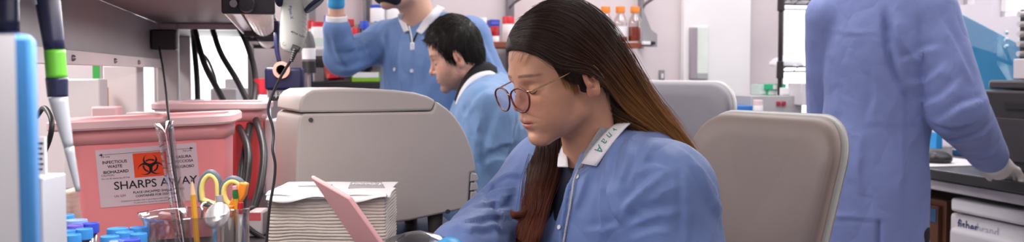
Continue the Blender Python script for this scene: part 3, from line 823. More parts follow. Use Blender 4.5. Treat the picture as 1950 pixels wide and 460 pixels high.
def woman_hair(R0, M, hv, hq):
    inv = M.inverted(); hm = mat('hair_under', '#2a1a15', rough=.5, var=.35, vscale=40, bump=.5, bscale=90, stretch=(6, 6, .6), spec=.3)
    Lp = lambda x, y, d: inv @ P(x, y, d)
    F = Field(.02)
    F.add(ell((-.004, 0, .046), (.093, .0795, .094)))
    F.add(ell((.026, 0, .060), (.069, .069, .063)), .02)
    F.cut(ell((.096, 0, -.016), (.084, .098, .090)), .012)                  # the face
    F.cut(ell((.002, .087, -.012), (.022, .026, .036)), .006)               # near ear
    F.cut(ell((.046, .075, -.008), (.030, .030, .030)), .01)
    ch = [(1100, 85, 1.77, .072), (1142, 150, 1.775, .058), (1194, 210, 1.79, .046), (1243, 245, 1.80, .034), (1285, 273, 1.795, .019), (1316, 292, 1.79, .006)]
    for a, b in zip(ch, ch[1:]): F.add(cone(Lp(*a[:3]), Lp(*b[:3]), a[3], b[3]), .02)
    F.add(ell((.020, .0685, .026), (.024, .013, .024)), .012)
    F.add(cone(Lp(1150, 165, 1.80), Lp(1165, 225, 1.82), .06, .045), .02)
    ch = [(1090, 190, 1.86, .034), (1062, 262, 1.83, .036), (1036, 330, 1.79, .033), (1022, 390, 1.75, .027), (1006, 440, 1.72, .022), (994, 485, 1.70, .016)]
    for a, b in zip(ch, ch[1:]): F.add(flat(cone(Lp(*a[:3]), Lp(*b[:3]), a[3], b[3]), Lp(*a[:3]), (1, 0, 0), .9), .012)
    ch = [(1034, 366, 1.74, .008), (1012, 400, 1.715, .0055), (980, 409, 1.70, .0038), (950, 396, 1.70, .0016)]
    for a, b in zip(ch, ch[1:]): F.add(cone(Lp(*a[:3]), Lp(*b[:3]), a[3], b[3]), .006)
    v, q = polish(F, (-.30, -.26, -.34), (.15, .16, .18), .003); v = snap(F, v, 1)
    w = mapply(M, v); hair = mk('hair', arr_sh(w, q), hm, R0, smooth=True)
    hw = mapply(M, hv); bv_all = bvh_of(np.concatenate([w, hw]), np.concatenate([q, hq+len(w)])); bv_hair = bvh_of(w, q)
    fams = [
      ([[(957, 97), (985, 91), (1030, 104), (1072, 134), (1106, 134), (1150, 162), (1200, 216), (1262, 259)],
        [(956, 92), (985, 85), (1030, 98), (1074, 127), (1110, 128), (1150, 160), (1200, 215), (1262, 258)],
        [(951, 82), (990, 58), (1045, 64), (1098, 92), (1140, 125), (1178, 168), (1228, 218), (1292, 272)],
        [(966, 58), (1010, 26), (1065, 26), (1115, 60), (1155, 105), (1197, 160), (1246, 220), (1310, 287)],
        [(1000, 22), (1040, 3), (1086, 5), (1126, 35), (1168, 86), (1212, 150), (1264, 220), (1320, 291)],
        [(1035, 2), (1064, -6), (1100, 2), (1136, 32), (1183, 96), (1226, 165), (1280, 235), (1328, 296)],
        [(1050, -6), (1080, -4), (1116, 8), (1150, 40), (1196, 100), (1238, 168), (1288, 238), (1332, 298)]], 9500),
      ([[(1150, 172), (1148, 196), (1152, 222), (1174, 236), (1208, 243), (1258, 264), (1300, 285)],
        [(1140, 126), (1152, 160), (1164, 195), (1190, 215), (1225, 235), (1268, 262), (1312, 290)]], 2600),
      ([[(1022, 262), (1012, 310), (1004, 350), (998, 390), (992, 430), (984, 475)],
        [(1046, 268), (1042, 320), (1030, 362), (1018, 405), (1008, 440), (1000, 478)],
        [(1078, 262), (1070, 315), (1054, 360), (1040, 400), (1030, 440), (1022, 478)]], 3600),
      ([[(1024, 345), (1018, 380), (1000, 402), (975, 405), (948, 390)], [(1036, 350), (1030, 392), (1008, 412), (980, 414), (952, 398)]], 240),
      ([[(1044, 112), (1060, 138), (1070, 158), (1076, 172)], [(1072, 132), (1084, 150), (1090, 168), (1094, 186)], [(1090, 140), (1098, 156), (1101, 170), (1102, 182)]], 130),
      ([[(962, 94), (959, 102), (958, 112), (956, 122)], [(985, 92), (980, 102), (976, 112), (970, 124)], [(1015, 98), (1012, 106), (1006, 116), (998, 128)]], 26)]
    outs = []; rng = np.random.default_rng(11)
    def hit(x, y, fb):
        r = bv.ray_cast(CAMP, RAY(x, y))
        if r[0] is not None: return np.array(r[0]) , np.array(r[1])
        c = CAMP + RAY(x, y)*fb; n = bv.find_nearest(c)
        c2 = c.lerp(n[0], 1.0 if x < 1150 else .55) if x < 1290 else CAMP + RAY(x, y)*((n[0]-CAMP).length)
        return np.array(c2), np.array(n[1])
    K = 16
    for gs, n in fams:
        out = []; outs.append(out); bv = bv_hair if len(outs) in (2, 3, 4) else bv_all
        G = [np.array([(p.x, p.y) for p in resample([Vector((x, y, 0)) for x, y in g], K)]) for g in gs]
        for _ in range(n):
            u = rng.uniform(0, len(G)-1); i = min(int(u), len(G)-2); t = u-i
            pp = G[i]*(1-t) + G[i+1]*t
            s0 = rng.uniform(0, .18) if rng.uniform() < .6 else 0; e0 = rng.uniform(.78, 1.0)
            tt = np.linspace(s0, e0, K)*(K-1); pp = np.stack([np.interp(tt, np.arange(K), pp[:, c]) for c in (0, 1)], 1)
            wob = rng.normal(0, 1.6) * np.sin(np.linspace(0, PI*rng.uniform(.6, 2), K) + rng.uniform(0, 6)); cl = np.array([noise.noise(Vector((u*9, q_*2.2, 4.0+len(outs)))) for q_ in np.linspace(0, 1, K)])*np.linspace(.2, 1, K)*5; pp[:, 1] += wob + cl; pp[:, 0] += wob*.4 - cl*.5
            lift = rng.uniform(-.0005, .0035) + (rng.uniform(.004, .012) if rng.uniform() < .02 else 0)
            fb = 1.75; st = []; miss = []
            for x, y in pp:
                c, nn = hit(x, y, fb); miss.append(bv.ray_cast(CAMP, RAY(x, y))[0] is None); fb = np.linalg.norm(c - np.array(CAMP)); st.append(c + nn*lift*min(1, len(st)/4))
            st = np.array(st); st -= np.outer(np.clip(1-np.linspace(0, 4, K), 0, 1), np.ones(3))*0
            if miss[0]:
                j = miss.index(False) if False in miss else 0
                if j >= K-4: continue
                st = np.stack([np.interp(np.linspace(j, K-1, K), np.arange(K), st[:, c_]) for c_ in range(3)], 1)
            st[1:-1] = (st[:-2] + 2*st[1:-1] + st[2:])/4; out.append(st)
    sm = hair_mat('hair_brown', [(0, '#2a1b16'), (.3, '#38231a'), (.48, '#4f2f1b'), (.72, '#8a5a2e'), (1, '#a8743f')])  # brown tips are its own; their gold also paints in window light from behind
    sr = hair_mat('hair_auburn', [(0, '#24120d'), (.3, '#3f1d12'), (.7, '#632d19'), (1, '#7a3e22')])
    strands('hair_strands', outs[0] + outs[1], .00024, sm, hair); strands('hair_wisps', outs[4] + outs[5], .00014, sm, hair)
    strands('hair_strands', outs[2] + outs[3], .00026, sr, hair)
def resample(pts, K):
    p = catmull(pts, 12); a = np.array([x[:] for x in p]); s = np.concatenate([[0], np.cumsum(np.linalg.norm(np.diff(a, axis=0), axis=1))])
    t = np.linspace(0, s[-1], K); return [Vector([np.interp(x, s, a[:, c]) for c in range(3)]) for x in t]
def woman_glasses(R0, M):
    fr = mat('frame_wine', '#5c1420', rough=.25, coat=.25, var=.15, vscale=90); gold = mat('gold_wire', '#c9a77c', rough=.25, metal=.9)
    g = bpy.data.objects.new('glasses', None); COL.objects.link(g); g.parent = R0
    lens = glass_mat('lens_glass', '#f7e9ee', .06, .02)
    def lp(s, t, k=1.0):                               # rim point, angle t, around the lens in front of the eye
        x = .101 - .0040*(1-math.cos(0)); cx, cz = s*.0350, -.0032
        ry, rz = .0305*k, .0215*k
        yy = ry*math.cos(t); zz = rz*math.sin(t); zz *= 1.0 if zz < 0 else .88
        yy *= 1 + .10*abs(math.sin(2*t))*(1 if zz > 0 else -.15)
        yy *= 1 + .06*math.sin(t)
        lx = x - .10*abs(cx+yy)**1.0*.55 + .10*zz*(-.35) + .0125
        return M @ Vector((lx, cx+yy, cz+zz))
    for s in (1, -1):
        ptsr = [lp(s, 2*PI*i/36) for i in range(37)]
        mk('rim', tube(ptsr, .0017, 8, 1, smooth=False, caps=False), fr, g, smooth=True)
        c = lp(s, 0, 0.0); mk('lens', ([c] + ptsr[:-1], [(0, i+1, (i+1) % 36+1) for i in range(36)]), lens, g, smooth=True)
        hinge = lp(s, math.radians(44 if s > 0 else 136))
        hp = M.inverted() @ hinge
        ptsT = [hinge, M @ Vector((hp.x-.010, hp.y + s*.010, hp.z+.001)), M @ Vector((.050, s*.0770, .0185)), M @ Vector((.004, s*.0790, .0270)), M @ Vector((-.014, s*.078, .020)), M @ Vector((-.028, s*.075, -.004))]
        mk('temple', tube(ptsT, .0013, 8, 6), gold, g, smooth=True)
    a, b = lp(1, math.radians(160)), lp(-1, math.radians(20))
    mid = (a+b)/2 + (M.to_3x3() @ Vector((.003, 0, .003)))
    mk('bridge', tube([a, mid, b], .0013, 8, 6), gold, g, smooth=True)
    for s in (1, -1):
        c = M @ Vector((.0985, s*.0085, -.002)); mk('nose_pad', sphere(c, (.0015, .0025, .0045), 10, 6), lens, g, smooth=True)
# ---- the bearded man seated behind the instrument
def torso(Nk, f, l, S_L, S_R, r_sh=.062, chest=(.12, .18, .20), dn=.165, back=.0):
    BR = Matrix((f, l, Z)).transposed(); G = Field(.05)
    G.add(ell(Nk - f*back - Z*dn, chest, BR)); G.add(cone(S_L, S_R, r_sh), .05)
    for S in (S_L, S_R): G.add(cone(Nk - Z*.005, S, .052, r_sh), .04)
    return G, BR
def build_seated_man():
    R0 = root('person', (-.05, 3.16, 0), 'dark-haired man with stubble in blue gown, seated and looking down behind the beige instrument', 'person')
    O = Vector((-.170, 3.11, 1.290)); B = face_basis(86, 17, 0)
    f, l = Vector((-.99, .12, 0)).normalized(), Vector((-.12, -.99, 0)).normalized()
    Nk = Vector((-.092, 3.13, 1.195))
    gm = gown_mat('gown_sky', '#7698c4'); wk = mat('white_knit', '#e9e6ea')
    body, M, hv, hq, H = build_head('skin_pink', R0, O, B, False, Nk - Z*.07 + f*.01, .060, '#d9a893', '#b9736a', '#1e1613', beard=.42, h=.0026, size=(.82, .93, .97))
    def cutf(F):
        F.cut(ell((.104, 0, -.002), (.080, .104, .092)), .008); F.cut(below((-.05, 0, -.040), (-.40, 0, 1)), .008)
        for s in (1, -1): F.cut(ell((-.002, s*.086, -.010), (.021, .022, .040)), .006)
    def flow(p):
        x, y, z = p; t = min(max((z-.03)/.08, 0), 1)
        return (t*.9 + (1-t)*.15 - (.3 if x < -.05 else 0), y*2*t, -(1-t) - .15)
    cap_m = mat('hair_black', '#15110f', rough=.5, bump=.6, bscale=160)
    short_hair('hair', M, R0, cutf, cap_m, hair_mat('hair_dark', [(0, '#120e0d'), (1, '#2a211d')], .42), 5200, .026, flow, rad=.00042, grow=.007)
    lashes(M, bvh_of(hv, hq), mat('lash_dark', '#1a1212', rough=.6), body, 1)
    S_L = Nk + l*.185 - Z*.070 - f*.040; S_R = Nk - l*.185 - Z*.07 - f*.02
    G, BR = torso(Nk, f, l, S_L, S_R, .066, (.122, .185, .21), .17, .012)
    E_L = Vector((-.13, 2.89, .87)); W_L = Vector((-.40, 2.93, .97)); E_R = Vector((-.12, 3.36, .87)); W_R = Vector((-.42, 3.26, .97))
    G.add(ell(Nk - f*.055 - Z*.12, (.085, .16, .15), BR), .05); G.add(ell(Nk - f*.03 - Z*.42, (.14, .18, .20), BR), .06)
    G.add(ell(Nk - f*.05 - Z*.57, (.17, .19, .12), BR), .06)
    for S, E, Wt in ((S_L, E_L, W_L), (S_R, E_R, W_R)): G.add(cone(S, E, .080, .070), .035); G.add(cone(E, Wt, .068, .045), .03)
    for s in (-1, 1): G.add(cone(Nk - f*.05 - Z*.56 + l*s*.09, Nk + f*.32 - Z*.56 + l*s*.11, .10, .08), .04)
    G.cut(cone(Nk - Z*.02, Nk + Z*.12 + f*.04, .058, .075), .010)
    v, q = polish(G, (-.56, 2.70, .48), (.26, 3.56, 1.30), .007); v = snap(G, v, 1)
    d_, t_ = seg_dist(v, [S_L, E_L]); m = np.clip(1.4-d_/.13, .25, 1)
    v = drape(v, q, .006, 9, ax=(.3, .1, .9), seed=2.0, stretch=2.6); v = facets(v, q, .012, 9, ax=(.3, .2, .9), stretch=2.2, mask=m)
    bv = bvh_of(v, q)
    for px, w, h, sd in [([(918, 215), (906, 280), (912, 345)], .013, .013, 1), ([(955, 185), (938, 250), (922, 330)], .013, .012, -1), ([(975, 235), (960, 300), (940, 345)], .012, .012, 1), ([(878, 195), (893, 235), (905, 270)], .011, .010, 1), ([(935, 170), (910, 190), (886, 230)], .011, .010, -1), ([(985, 270), (950, 275), (915, 300)], .011, .011, 1), ([(970, 305), (940, 300), (912, 325)], .010, .010, -1)]:
        v = pleat(v, q, bv, px, w, h, sd)
    g = mk('gown', arr_sh(v, q), gm, R0, smooth=True)
    blk = mat('black_cloth', '#131316', rough=.85)
    def ringstrip(c, rx, ry, tilt, w, flare, a0, a1, m_, nm, par, th=.003):
        def fn(t, k):
            a = math.radians(a0 + (a1-a0)*t); b_ = rx*(1+flare*k)
            return c + f*(math.cos(a)*b_) + l*(math.sin(a)*ry*(1+flare*k)) + Z*(-tilt*math.cos(a) - w*(k-.5))
        return mk(nm, grid(fn, 40, 5), m_, par, smooth=True, solid=th)
    mk('shirt_collar', px_strip([(945, 128, 3.16), (928, 118, 3.11), (908, 121, 3.075), (891, 138, 3.055), (876, 162, 3.045), (866, 190, 3.045)], [(948, 150, 3.16), (934, 141, 3.10), (916, 143, 3.065), (898, 156, 3.045), (882, 178, 3.035), (872, 200, 3.035)], puff=.006), blk, R0, smooth=True, solid=.005)
    mk('collar', px_strip([(942, 140, 3.13), (930, 135, 3.095), (911, 139, 3.06), (893, 151, 3.04), (878, 172, 3.03), (868, 198, 3.03)], [(948, 150, 3.13), (937, 144, 3.085), (918, 148, 3.05), (901, 161, 3.03), (887, 181, 3.02), (878, 204, 3.02)], puff=.006), wk, g, smooth=True, solid=.006)
    gl = mat('nitrile_blue', '#3f9fd6')
    for Wt, E in ((W_L, E_L), (W_R, E_R)):
        d = (Wt-E).normalized(); F = Field(.01); F.add(cone(Wt - d*.01, Wt + d*.05, .036, .030)); hand_field(F, Wt + d*.04, (-.95, 0, -.2), (-.2, 0, .97), (0, 1 if Wt is W_L else -1, 0), curl=.5)
        a = A3(Wt); vv, qq = polish(F, a + (-.30, -.14, -.16), a + (.06, .14, .10), .005); mk('glove', arr_sh(vv, qq), gl, R0, smooth=True)
        cuffs('cuff', Wt - d*.02, Wt + d*.03, .044, wk, R0)
    F = Field(.03)
    for s in (-1, 1):
        k = Nk + f*.33 - Z*.58 + l*s*.11; F.add(cone(Nk - f*.05 - Z*.58 + l*s*.09, k, .085, .065)); F.add(cone(k, k - f*.04 - Z*.52, .062, .045))
    vv, qq = polish(F, (-.60, 2.85, .06), (.20, 3.45, .74), .012); mk('trousers', arr_sh(vv, qq), mat('dark_trousers', '#23242c'), R0, smooth=True)
    for s in (-1, 1): k = Nk + f*.28 + l*s*.11; simple_shoe((k.x, k.y, 0), f, mat('shoe_black', '#1c1c1e', rough=.6), R0)
# ---- standing people: gown to the knee, trousers, shoes
def standing(R0, Nk, f, l, S_L, S_R, arms, gm, lo, hi, h, seed, hip_shift=Vector((0, 0, 0)), chest=(.122, .175, .26), folds=(), r_arm=(.078, .066, .045), hem=.46, wide=.16, amp=(.006, .010), r_sh=.060, collar_cut=True, arm_k=.03):
    G, BR = torso(Nk, f, l, S_L, S_R, r_sh, chest, .23)
    hp = Vector((Nk.x, Nk.y, .92)) + hip_shift; G.add(ell(hp, (.125, wide*1.04, .30), BR), .06)
    G.add(ell(hp - Z*.32, (.125, wide*1.12, .36), BR), .06)
    for (S, E, Wt) in arms: G.add(cone(S, E, r_arm[0], r_arm[1]), arm_k); G.add(cone(E, Wt, r_arm[1]*.98, r_arm[2]), arm_k*.8)
    if collar_cut: G.cut(cone(Nk - Z*.02, Nk + Z*.12 + f*.03, .058, .072), .010)
    G.cut(below((0, 0, hem), (0, 0, 1)), .01)
    v, q = polish(G, lo, hi, h); v = snap(G, v, 1)
    m = np.full(len(v), .45)
    for (S, E, Wt) in arms: d_, t_ = seg_dist(v, [S, E, Wt]); m = np.maximum(m, np.clip(1.5-d_/.10, 0, 1))
    v = drape(v, q, amp[0], 6, ax=(.1, .1, .99), seed=seed, stretch=4.5); v = facets(v, q, amp[1], 9, ax=(.3, .1, .9), stretch=2.0, mask=m, seed=seed)
    bv = bvh_of(v, q)
    for fd in folds: v = pleat(v, q, bv, fd[0], fd[1], fd[2], fd[3]) if len(fd) > 3 else fold(v, q, bv, fd[0], fd[1], fd[2], both=False)
    g = mk('gown', arr_sh(v, q), gm, R0, smooth=True)
    F = Field(.03); ft = Vector((Nk.x, Nk.y, 0)) + hip_shift
    for s in (-1, 1): F.add(cone(ft + l*s*.085 + Z*.80, ft + l*s*.09 + Z*.10, .080, .055))
    a = A3(ft); vv, qq = polish(F, a + (-.24, -.24, .03), a + (.24, .24, .92), .012); mk('trousers', arr_sh(vv, qq), mat('dark_trousers', '#23242c'), R0, smooth=True)
    for s in (-1, 1): simple_shoe(ft + l*s*.09 - f*.05, f, mat('shoe_black', '#1c1c1e', rough=.6), R0)
    return g, bvh_of(v, q)
def build_standing_man():
    R0 = root('person', (-.315, 3.62, 0), 'standing person in black mask and blue gown, one gloved hand raised by the reagent shelf', 'person')
    f = Vector((-.42, -.906, 0)).normalized(); l = Vector((-f.y, f.x, 0)); Nk = Vector((-.310, 3.62, 1.425))
    O = Vector((-.378, 3.57, 1.558)); B = face_basis(52, -4, 0); sk = '#dcae98'
    E_R, W_R = P(651, 112, 3.56), P(641, 42, 3.48)
    F = Field(.012); up = (P(640, 0, 3.46) - W_R).normalized()
    F.add(cone(W_R - up*.02, W_R + up*.06, .029, .026)); ex = skin_part(F, A3(W_R) - .14, A3(W_R) + .14, .005, sk)
    body, M, hv, hq, H = build_head('skin_fair', R0, O, B, False, Nk - Z*.07, .058, sk, '#b9736a', '#2a1d18', h=.003, extra=ex)
    def cutf(Fd):
        Fd.cut(ell((.104, 0, -.002), (.080, .104, .092)), .008); Fd.cut(below((-.05, 0, -.040), (-.40, 0, 1)), .008)
        for s in (1, -1): Fd.cut(ell((-.006, s*.086, -.010), (.021, .022, .040)), .006)
    short_hair('hair', M, R0, cutf, mat('hair_black', '#15110f'), hair_mat('hair_dark', [(0, '#120e0d'), (1, '#2a211d')]), 1200, .025, lambda p: (.5, 0, -.6), rad=.0005)
    # face mask: a moulded cup over nose and chin with its loops
    F = Field(.02); F.add(ell((.062, 0, -.045), (.056, .060, .052))); F.add(ell((.088, 0, -.040), (.026, .030, .040)), .02)
    F.cut(cone((-.02, 0, -.02), (.02, 0, -.10), .062, .055), .006); F.cut(below((0, 0, -.100), (-.3, 0, 1)), .004)
    vv, qq = polish(F, (-.02, -.09, -.14), (.14, .09, .04), .003); mk('face_mask', arr_sh(mapply(M, vv), qq), mat('mask_black', '#1c1d22', rough=.8), R0, smooth=True)
    S_R = Nk - l*.175 - Z*.066; S_L = Nk + l*.175 - Z*.055
    E_L, W_L = P(940, 165, 3.50), P(880, 262, 3.30)
    g, bv = standing(R0, Nk, f, l, S_L, S_R, [(S_R, E_R, W_R - up*.022), (S_L, E_L, W_L)], gown_mat('gown_mid', '#6a88b9'), (-.84, 3.10, .40), (.16, 3.95, 1.55), .008, 1.0,
        folds=[([(690, 80), (700, 125), (718, 165)], .014, .012, 1), ([(664, 70), (680, 105), (706, 138)], .012, .012, 1), ([(632, 62), (644, 105), (662, 132)], .011, .011, -1), ([(735, 52), (738, 110), (744, 168)], .013, .011, 1), ([(762, 80), (760, 130), (766, 175)], .012, .009, -1), ([(786, 90), (786, 130), (785, 175)], .007, -.008),
               ([(722, 70), (727, 120), (729, 168)], .009, -.014), ([(708, 118), (674, 128), (640, 130)], .011, .010, -1), ([(705, 80), (680, 92), (655, 96)], .011, .010, 1), ([(815, 60), (810, 100), (806, 150)], .012, .010, 1), ([(905, 60), (925, 100), (945, 140)], .012, .010, 1)], r_arm=(.062, .054, .039))
    wk = mat('white_knit', '#e9e6ea'); blk = mat('black_cloth', '#131316')
    def gd(x, y, fb, off=.008):
        r = bv.ray_cast(CAMP, RAY(x, y)); return (x, y, (r[0].y if r[0] is not None else fb) - off)
    mk('collar', px_strip([gd(779, 58, 3.5), gd(775, 46, 3.5), gd(771, 36, 3.52), gd(768, 26, 3.56)], [gd(770, 62, 3.5), gd(764, 48, 3.5), gd(760, 38, 3.52), gd(758, 28, 3.56)]), wk, g, smooth=True, solid=.005)
    mk('collar', px_strip([gd(793, 60, 3.5), gd(803, 44, 3.5), gd(818, 26, 3.53), gd(832, 10, 3.57)], [gd(803, 66, 3.5), gd(817, 50, 3.5), gd(834, 32, 3.52), gd(847, 16, 3.56)]), wk, g, smooth=True, solid=.005)
    def fs(t, k):
        a = math.radians(360*t); r = .061; return Nk + f*(math.cos(a)*r*1.25+.008) + l*(math.sin(a)*r) + Z*(-.045*math.cos(a) - .010 - .05*k)
    mk('shirt_collar', grid(fs, 40, 4), blk, R0, smooth=True, solid=.004)
    q = [bv.ray_cast(CAMP, RAY(x, y)) for x, y in ((776, 44), (790, 42), (808, 38), (797, 58), (789, 80), (783, 84), (780, 64))]
    q = [(r[0] + r[1]*.003) for r in q if r[0] is not None]; n = len(q)
    mk('shirt_front', (q + [p + f*-.012 for p in q], [tuple(range(n)), tuple(reversed(range(n, 2*n)))] + [(i, n+i, n+(i+1) % n, (i+1) % n) for i in range(n)]), blk, R0)
    mk('lanyard', tube([P(779, 50, 3.46), P(783, 68, 3.42), P(785, 82, 3.40)], .003, 8), mat('lanyard_grey', '#b4b2b6'), R0)
    mk('badge_clip', box(P(785, 88, 3.40), (.014, .008, .026)), mat('snap_white', '#e8ecf4'), R0, bevel=.002)
    for px, py in ((784, 135), (752, 132)):
        r = bv.ray_cast(CAMP, RAY(px, py))
        if r[0] is not None: snap_fastener(g, r[0] + r[1]*.002, r[1], .007, mat('snap_white', '#e8ecf4'))
    cuffs('cuff', W_R - up*.026, W_R + up*.024, .040, wk, R0)
    hb = W_R + up*.085; F = Field(.01); F.add(cone(hb - up*.02, hb + up*.02, .030, .027)); hand_field(F, hb, up, (-.8, -.5, .1), (.55, -.8, 0), curl=.9)
    a = A3(hb); vv, qq = polish(F, a - (.12, .14, .06), a + (.12, .12, .26), .004); mk('glove', arr_sh(vv, qq), mat('nitrile_blue', '#3f9fd6'), R0, smooth=True)
    d = (W_L-E_L).normalized(); F = Field(.01); F.add(cone(W_L - d*.02, W_L + d*.04, .034, .03)); hand_field(F, W_L + d*.03, d, (-.3, -.4, .8), (-.8, .5, 0), curl=.6)
    a = A3(W_L); vv, qq = polish(F, a - .24, a + .16, .006); mk('glove', arr_sh(vv, qq), mat('nitrile_blue', '#3f9fd6'), R0, smooth=True)
def build_back_person():
    R0 = root('person', (1.03, 2.87, 0), 'person in lavender-blue gown seen from behind, reaching over to the right-hand bench', 'person')
    f = Vector((.5, .866, 0)); l = Vector((-.866, .5, 0)); Nk = P(1682, -22, 2.85); sk = '#d3a48c'
    O = Nk + Z*.155 + f*.02; B = (f, l, Z)
    W_R = P(1897, 312, 2.98); E_R = P(1820, 205, 2.72)
    body, M, hv, hq, H = build_head('skin_neck', R0, O, B, True, Nk - Z*.06, .050, sk, '#b5635f', '#2e201c', h=.004)
    short_hair('hair', M, R0, lambda F: (F.cut(ell((.104, 0, -.002), (.080, .104, .092)), .008), F.cut(below((-.05, 0, -.045), (-.40, 0, 1)), .008)), mat('hair_black', '#15110f'), hair_mat('hair_dark', [(0, '#120e0d'), (1, '#2a211d')]), 800, .03, lambda p: (-.3, 0, -.9), rad=.0005)
    S_L = Nk + l*.145 - Z*.075; S_R = Nk - l*.130 - Z*.075; E_L = S_L + f*.12 - Z*.28 + l*.01; W_L = E_L + f*.22 - Z*.08 - l*.06
    lo, hi = (.66, 2.45, .40), (1.62, 3.42, 1.58)
    g, bv = standing(R0, Nk, f, l, S_L, S_R, [(S_R, E_R, W_R.lerp(E_R, .18)), (S_L, E_L, W_L)], gown_mat('gown_lavender', '#7c8bc2', .04), lo, hi, .0075, 6.0,
        hip_shift=Vector((-.030, 0, 0)), chest=(.122, .158, .28), wide=.155, r_arm=(.070, .080, .052), r_sh=.052, amp=(.003, .003), arm_k=.010,
        folds=[([(1556, 60), (1620, 64), (1680, 66)], .0045, .0030, -1), ([(1534, 236), (1650, 238), (1760, 234)], .005, .0065, -1), ([(1574, 412), (1640, 416), (1764, 414)], .005, .0060, -1),
               ([(1721, 120), (1722, 200), (1720, 330), (1712, 410)], .005, .0030, 1), ([(1674, 418), (1672, 475)], .005, -.022), ([(1640, 250), (1634, 320), (1640, 400)], .014, .005, 1), ([(1660, 120), (1668, 180), (1658, 228)], .012, .004, -1), ([(1590, 260), (1600, 330), (1592, 400)], .014, .005, -1),
               ([(1684, 20), (1690, 80), (1704, 140), (1738, 205)], .010, -.024), ([(1704, 22), (1714, 80), (1752, 128)], .011, .013, -1), ([(1716, 120), (1752, 100), (1790, 92)], .010, .010, 1), ([(1728, 160), (1770, 150), (1806, 120)], .011, .011, 1), ([(1745, 195), (1790, 190), (1830, 150)], .010, .012, 1),
               ([(1782, 232), (1830, 205), (1876, 186)], .009, .013, 1), ([(1770, 228), (1815, 238), (1866, 226)], .009, .010, -1), ([(1795, 262), (1840, 262), (1888, 236)], .009, .011, 1), ([(1846, 312), (1886, 290), (1918, 268)], .009, .010, 1), ([(1825, 292), (1860, 300), (1896, 286)], .008, .009, -1), ([(1790, 40), (1822, 100), (1850, 160)], .012, .009, 1)])
    wk = mat('white_knit', '#e9e6ea')
    def fn(t, k):
        a = 2*PI*t; r = .060*(1+.16*k); return Nk + f*(math.cos(a)*r*1.1) + l*(math.sin(a)*r) + Z*(-.03*math.cos(a) + .025 - .030*k)
    mk('collar', grid(fn, 40, 4), wk, g, smooth=True, solid=.005)
    gl = mat('glove_cream', '#d9d3cf', rough=.6); d = (W_R-E_R).normalized()
    cuffs('cuff', W_R - d*.055, W_R - d*.012, .044, wk, R0)
    hd = (P(1925, 352, 3.05) - W_R).normalized(); F = Field(.01); F.add(cone(W_R - d*.06, W_R + d*.02, .038, .040)); hand_field(F, W_R - d*.012, (.75, .55, -.36), (.25, .25, .93), (-.5, .8, 0), curl=.75, r=.0105)
    a = A3(W_R); vv, qq = polish(F, a - (.14, .10, .20), a + (.22, .28, .10), .0045); mk('glove', arr_sh(vv, qq), gl, R0, smooth=True)
    d = (W_L-E_L).normalized(); F = Field(.01); F.add(cone(W_L - d*.02, W_L + d*.04, .034, .03)); hand_field(F, W_L + d*.03, d, (0, 0, 1), (-.5, -.8, 0), curl=.5)
    a = A3(W_L); vv, qq = polish(F, a - .16, a + .26, .006); mk('glove', arr_sh(vv, qq), gl, R0, smooth=True)

# ------------------------------------------------------------------ furniture
def thing(name, sh, m, label, cat_, group=None, **k): return tag(mk(name, sh, m, **k), label, cat_, group)
epoxy = mat('black_epoxy', '#3a393c', rough=.38, var=.12, vscale=14, bump=.03, bscale=200)
cab_m = mat('cabinet_grey', '#b9b4b2', rough=.5); wood_m = mat('cabinet_brown', '#6b4430', rough=.45, var=.22, vscale=5, stretch=(1, 1, .15))
rail_m = mat('rail_grey', '#b5afb2', rough=.4)
def base_of(a, b): return WP(a, b, 0)
# left bench (double-sided) with its cupboards
lb = root('lab_bench', base_of(-.38, 1.85), 'long black-topped lab bench on the left carrying the sharps containers and instrument', 'lab bench')
mk('worktop', rbox(-1.13, .366, .30, 3.30, .88, .92), epoxy, lb, bevel=.004)
mk('plinth', rbox(-1.08, .28, .36, 3.24, 0, .09), mat('plinth_black', '#222224'), lb)
for i in range(4):
    b0 = .34 + i*.735; bd = mk('cupboard', rbox(-1.09, .31, b0, b0+.725, .09, .88), cab_m, lb, bevel=.003)
    dd = mk('cupboard_door', rbox(.31, .328, b0+.01, b0+.715, .10, .86), cab_m, lb, bevel=.003)
    mk('handle', rbox(.328, .342, b0+.30, b0+.43, .78, .792), steel, dd, bevel=.003)
# the shelf over it: board, raceway at its back, posts
shelf_m = mat('shelf_underside', '#86757a', rough=.55, var=.06); race_m = mat('raceway_grey', '#a8a3a3', rough=.38, var=.05)
post_m = mat('post_grey', '#bdb4b4', rough=.4, metal=.15)
sh1 = root('bench_shelf', WP(-.25, 2.0, .92), 'brownish shelf board running over the left bench on grey posts', 'shelf')
mk('board', rbox(-.378, -.104, .75, 3.42, 1.405, 1.435), shelf_m, sh1, bevel=.003)
mk('edge_strip', rbox(-.104, -.098, .75, 3.42, 1.398, 1.437), mat('edge_black', '#26242a', rough=.5), sh1)
mk('raceway', rbox(-.400, -.366, .75, 3.36, 1.287, 1.402), race_m, sh1, bevel=.003)
mk('raceway_lip', rbox(-.366, -.354, .75, 3.36, 1.262, 1.289), mat('lip_white', '#e8dcdc', rough=.4), sh1, bevel=.002)
for px, py in ((140, 112), (220, 122), (265, 133)):
    c = P(px, py, room_d(px, a=-.36)); mk('bolt_head', sphere(WP(-.353, bpx(px, -.353), 1.274), .006, 12, 8), steel, sh1)
mk('post', rbox(-.376, -.310, 3.34, 3.40, .92, 1.405), post_m, sh1, bevel=.006)
mk('post', rbox(-.376, -.310, .78, .84, .92, 1.405), post_m, sh1, bevel=.006)
mk('cross_rail', rbox(-.378, -.104, 3.36, 3.42, 1.385, 1.405), mat('rail_pale', '#c9c1c2', metal=.3, rough=.35), sh1, bevel=.003)
sh2 = root('bench_shelf', WP(-.25, 3.9, .92), 'second shelf board continuing behind the first, near the back window', 'shelf')
mk('board', rbox(-.42, -.02, 3.52, 4.38, 1.395, 1.43), mat('shelf_grey', '#8f8b8e', rough=.5), sh2, bevel=.003)
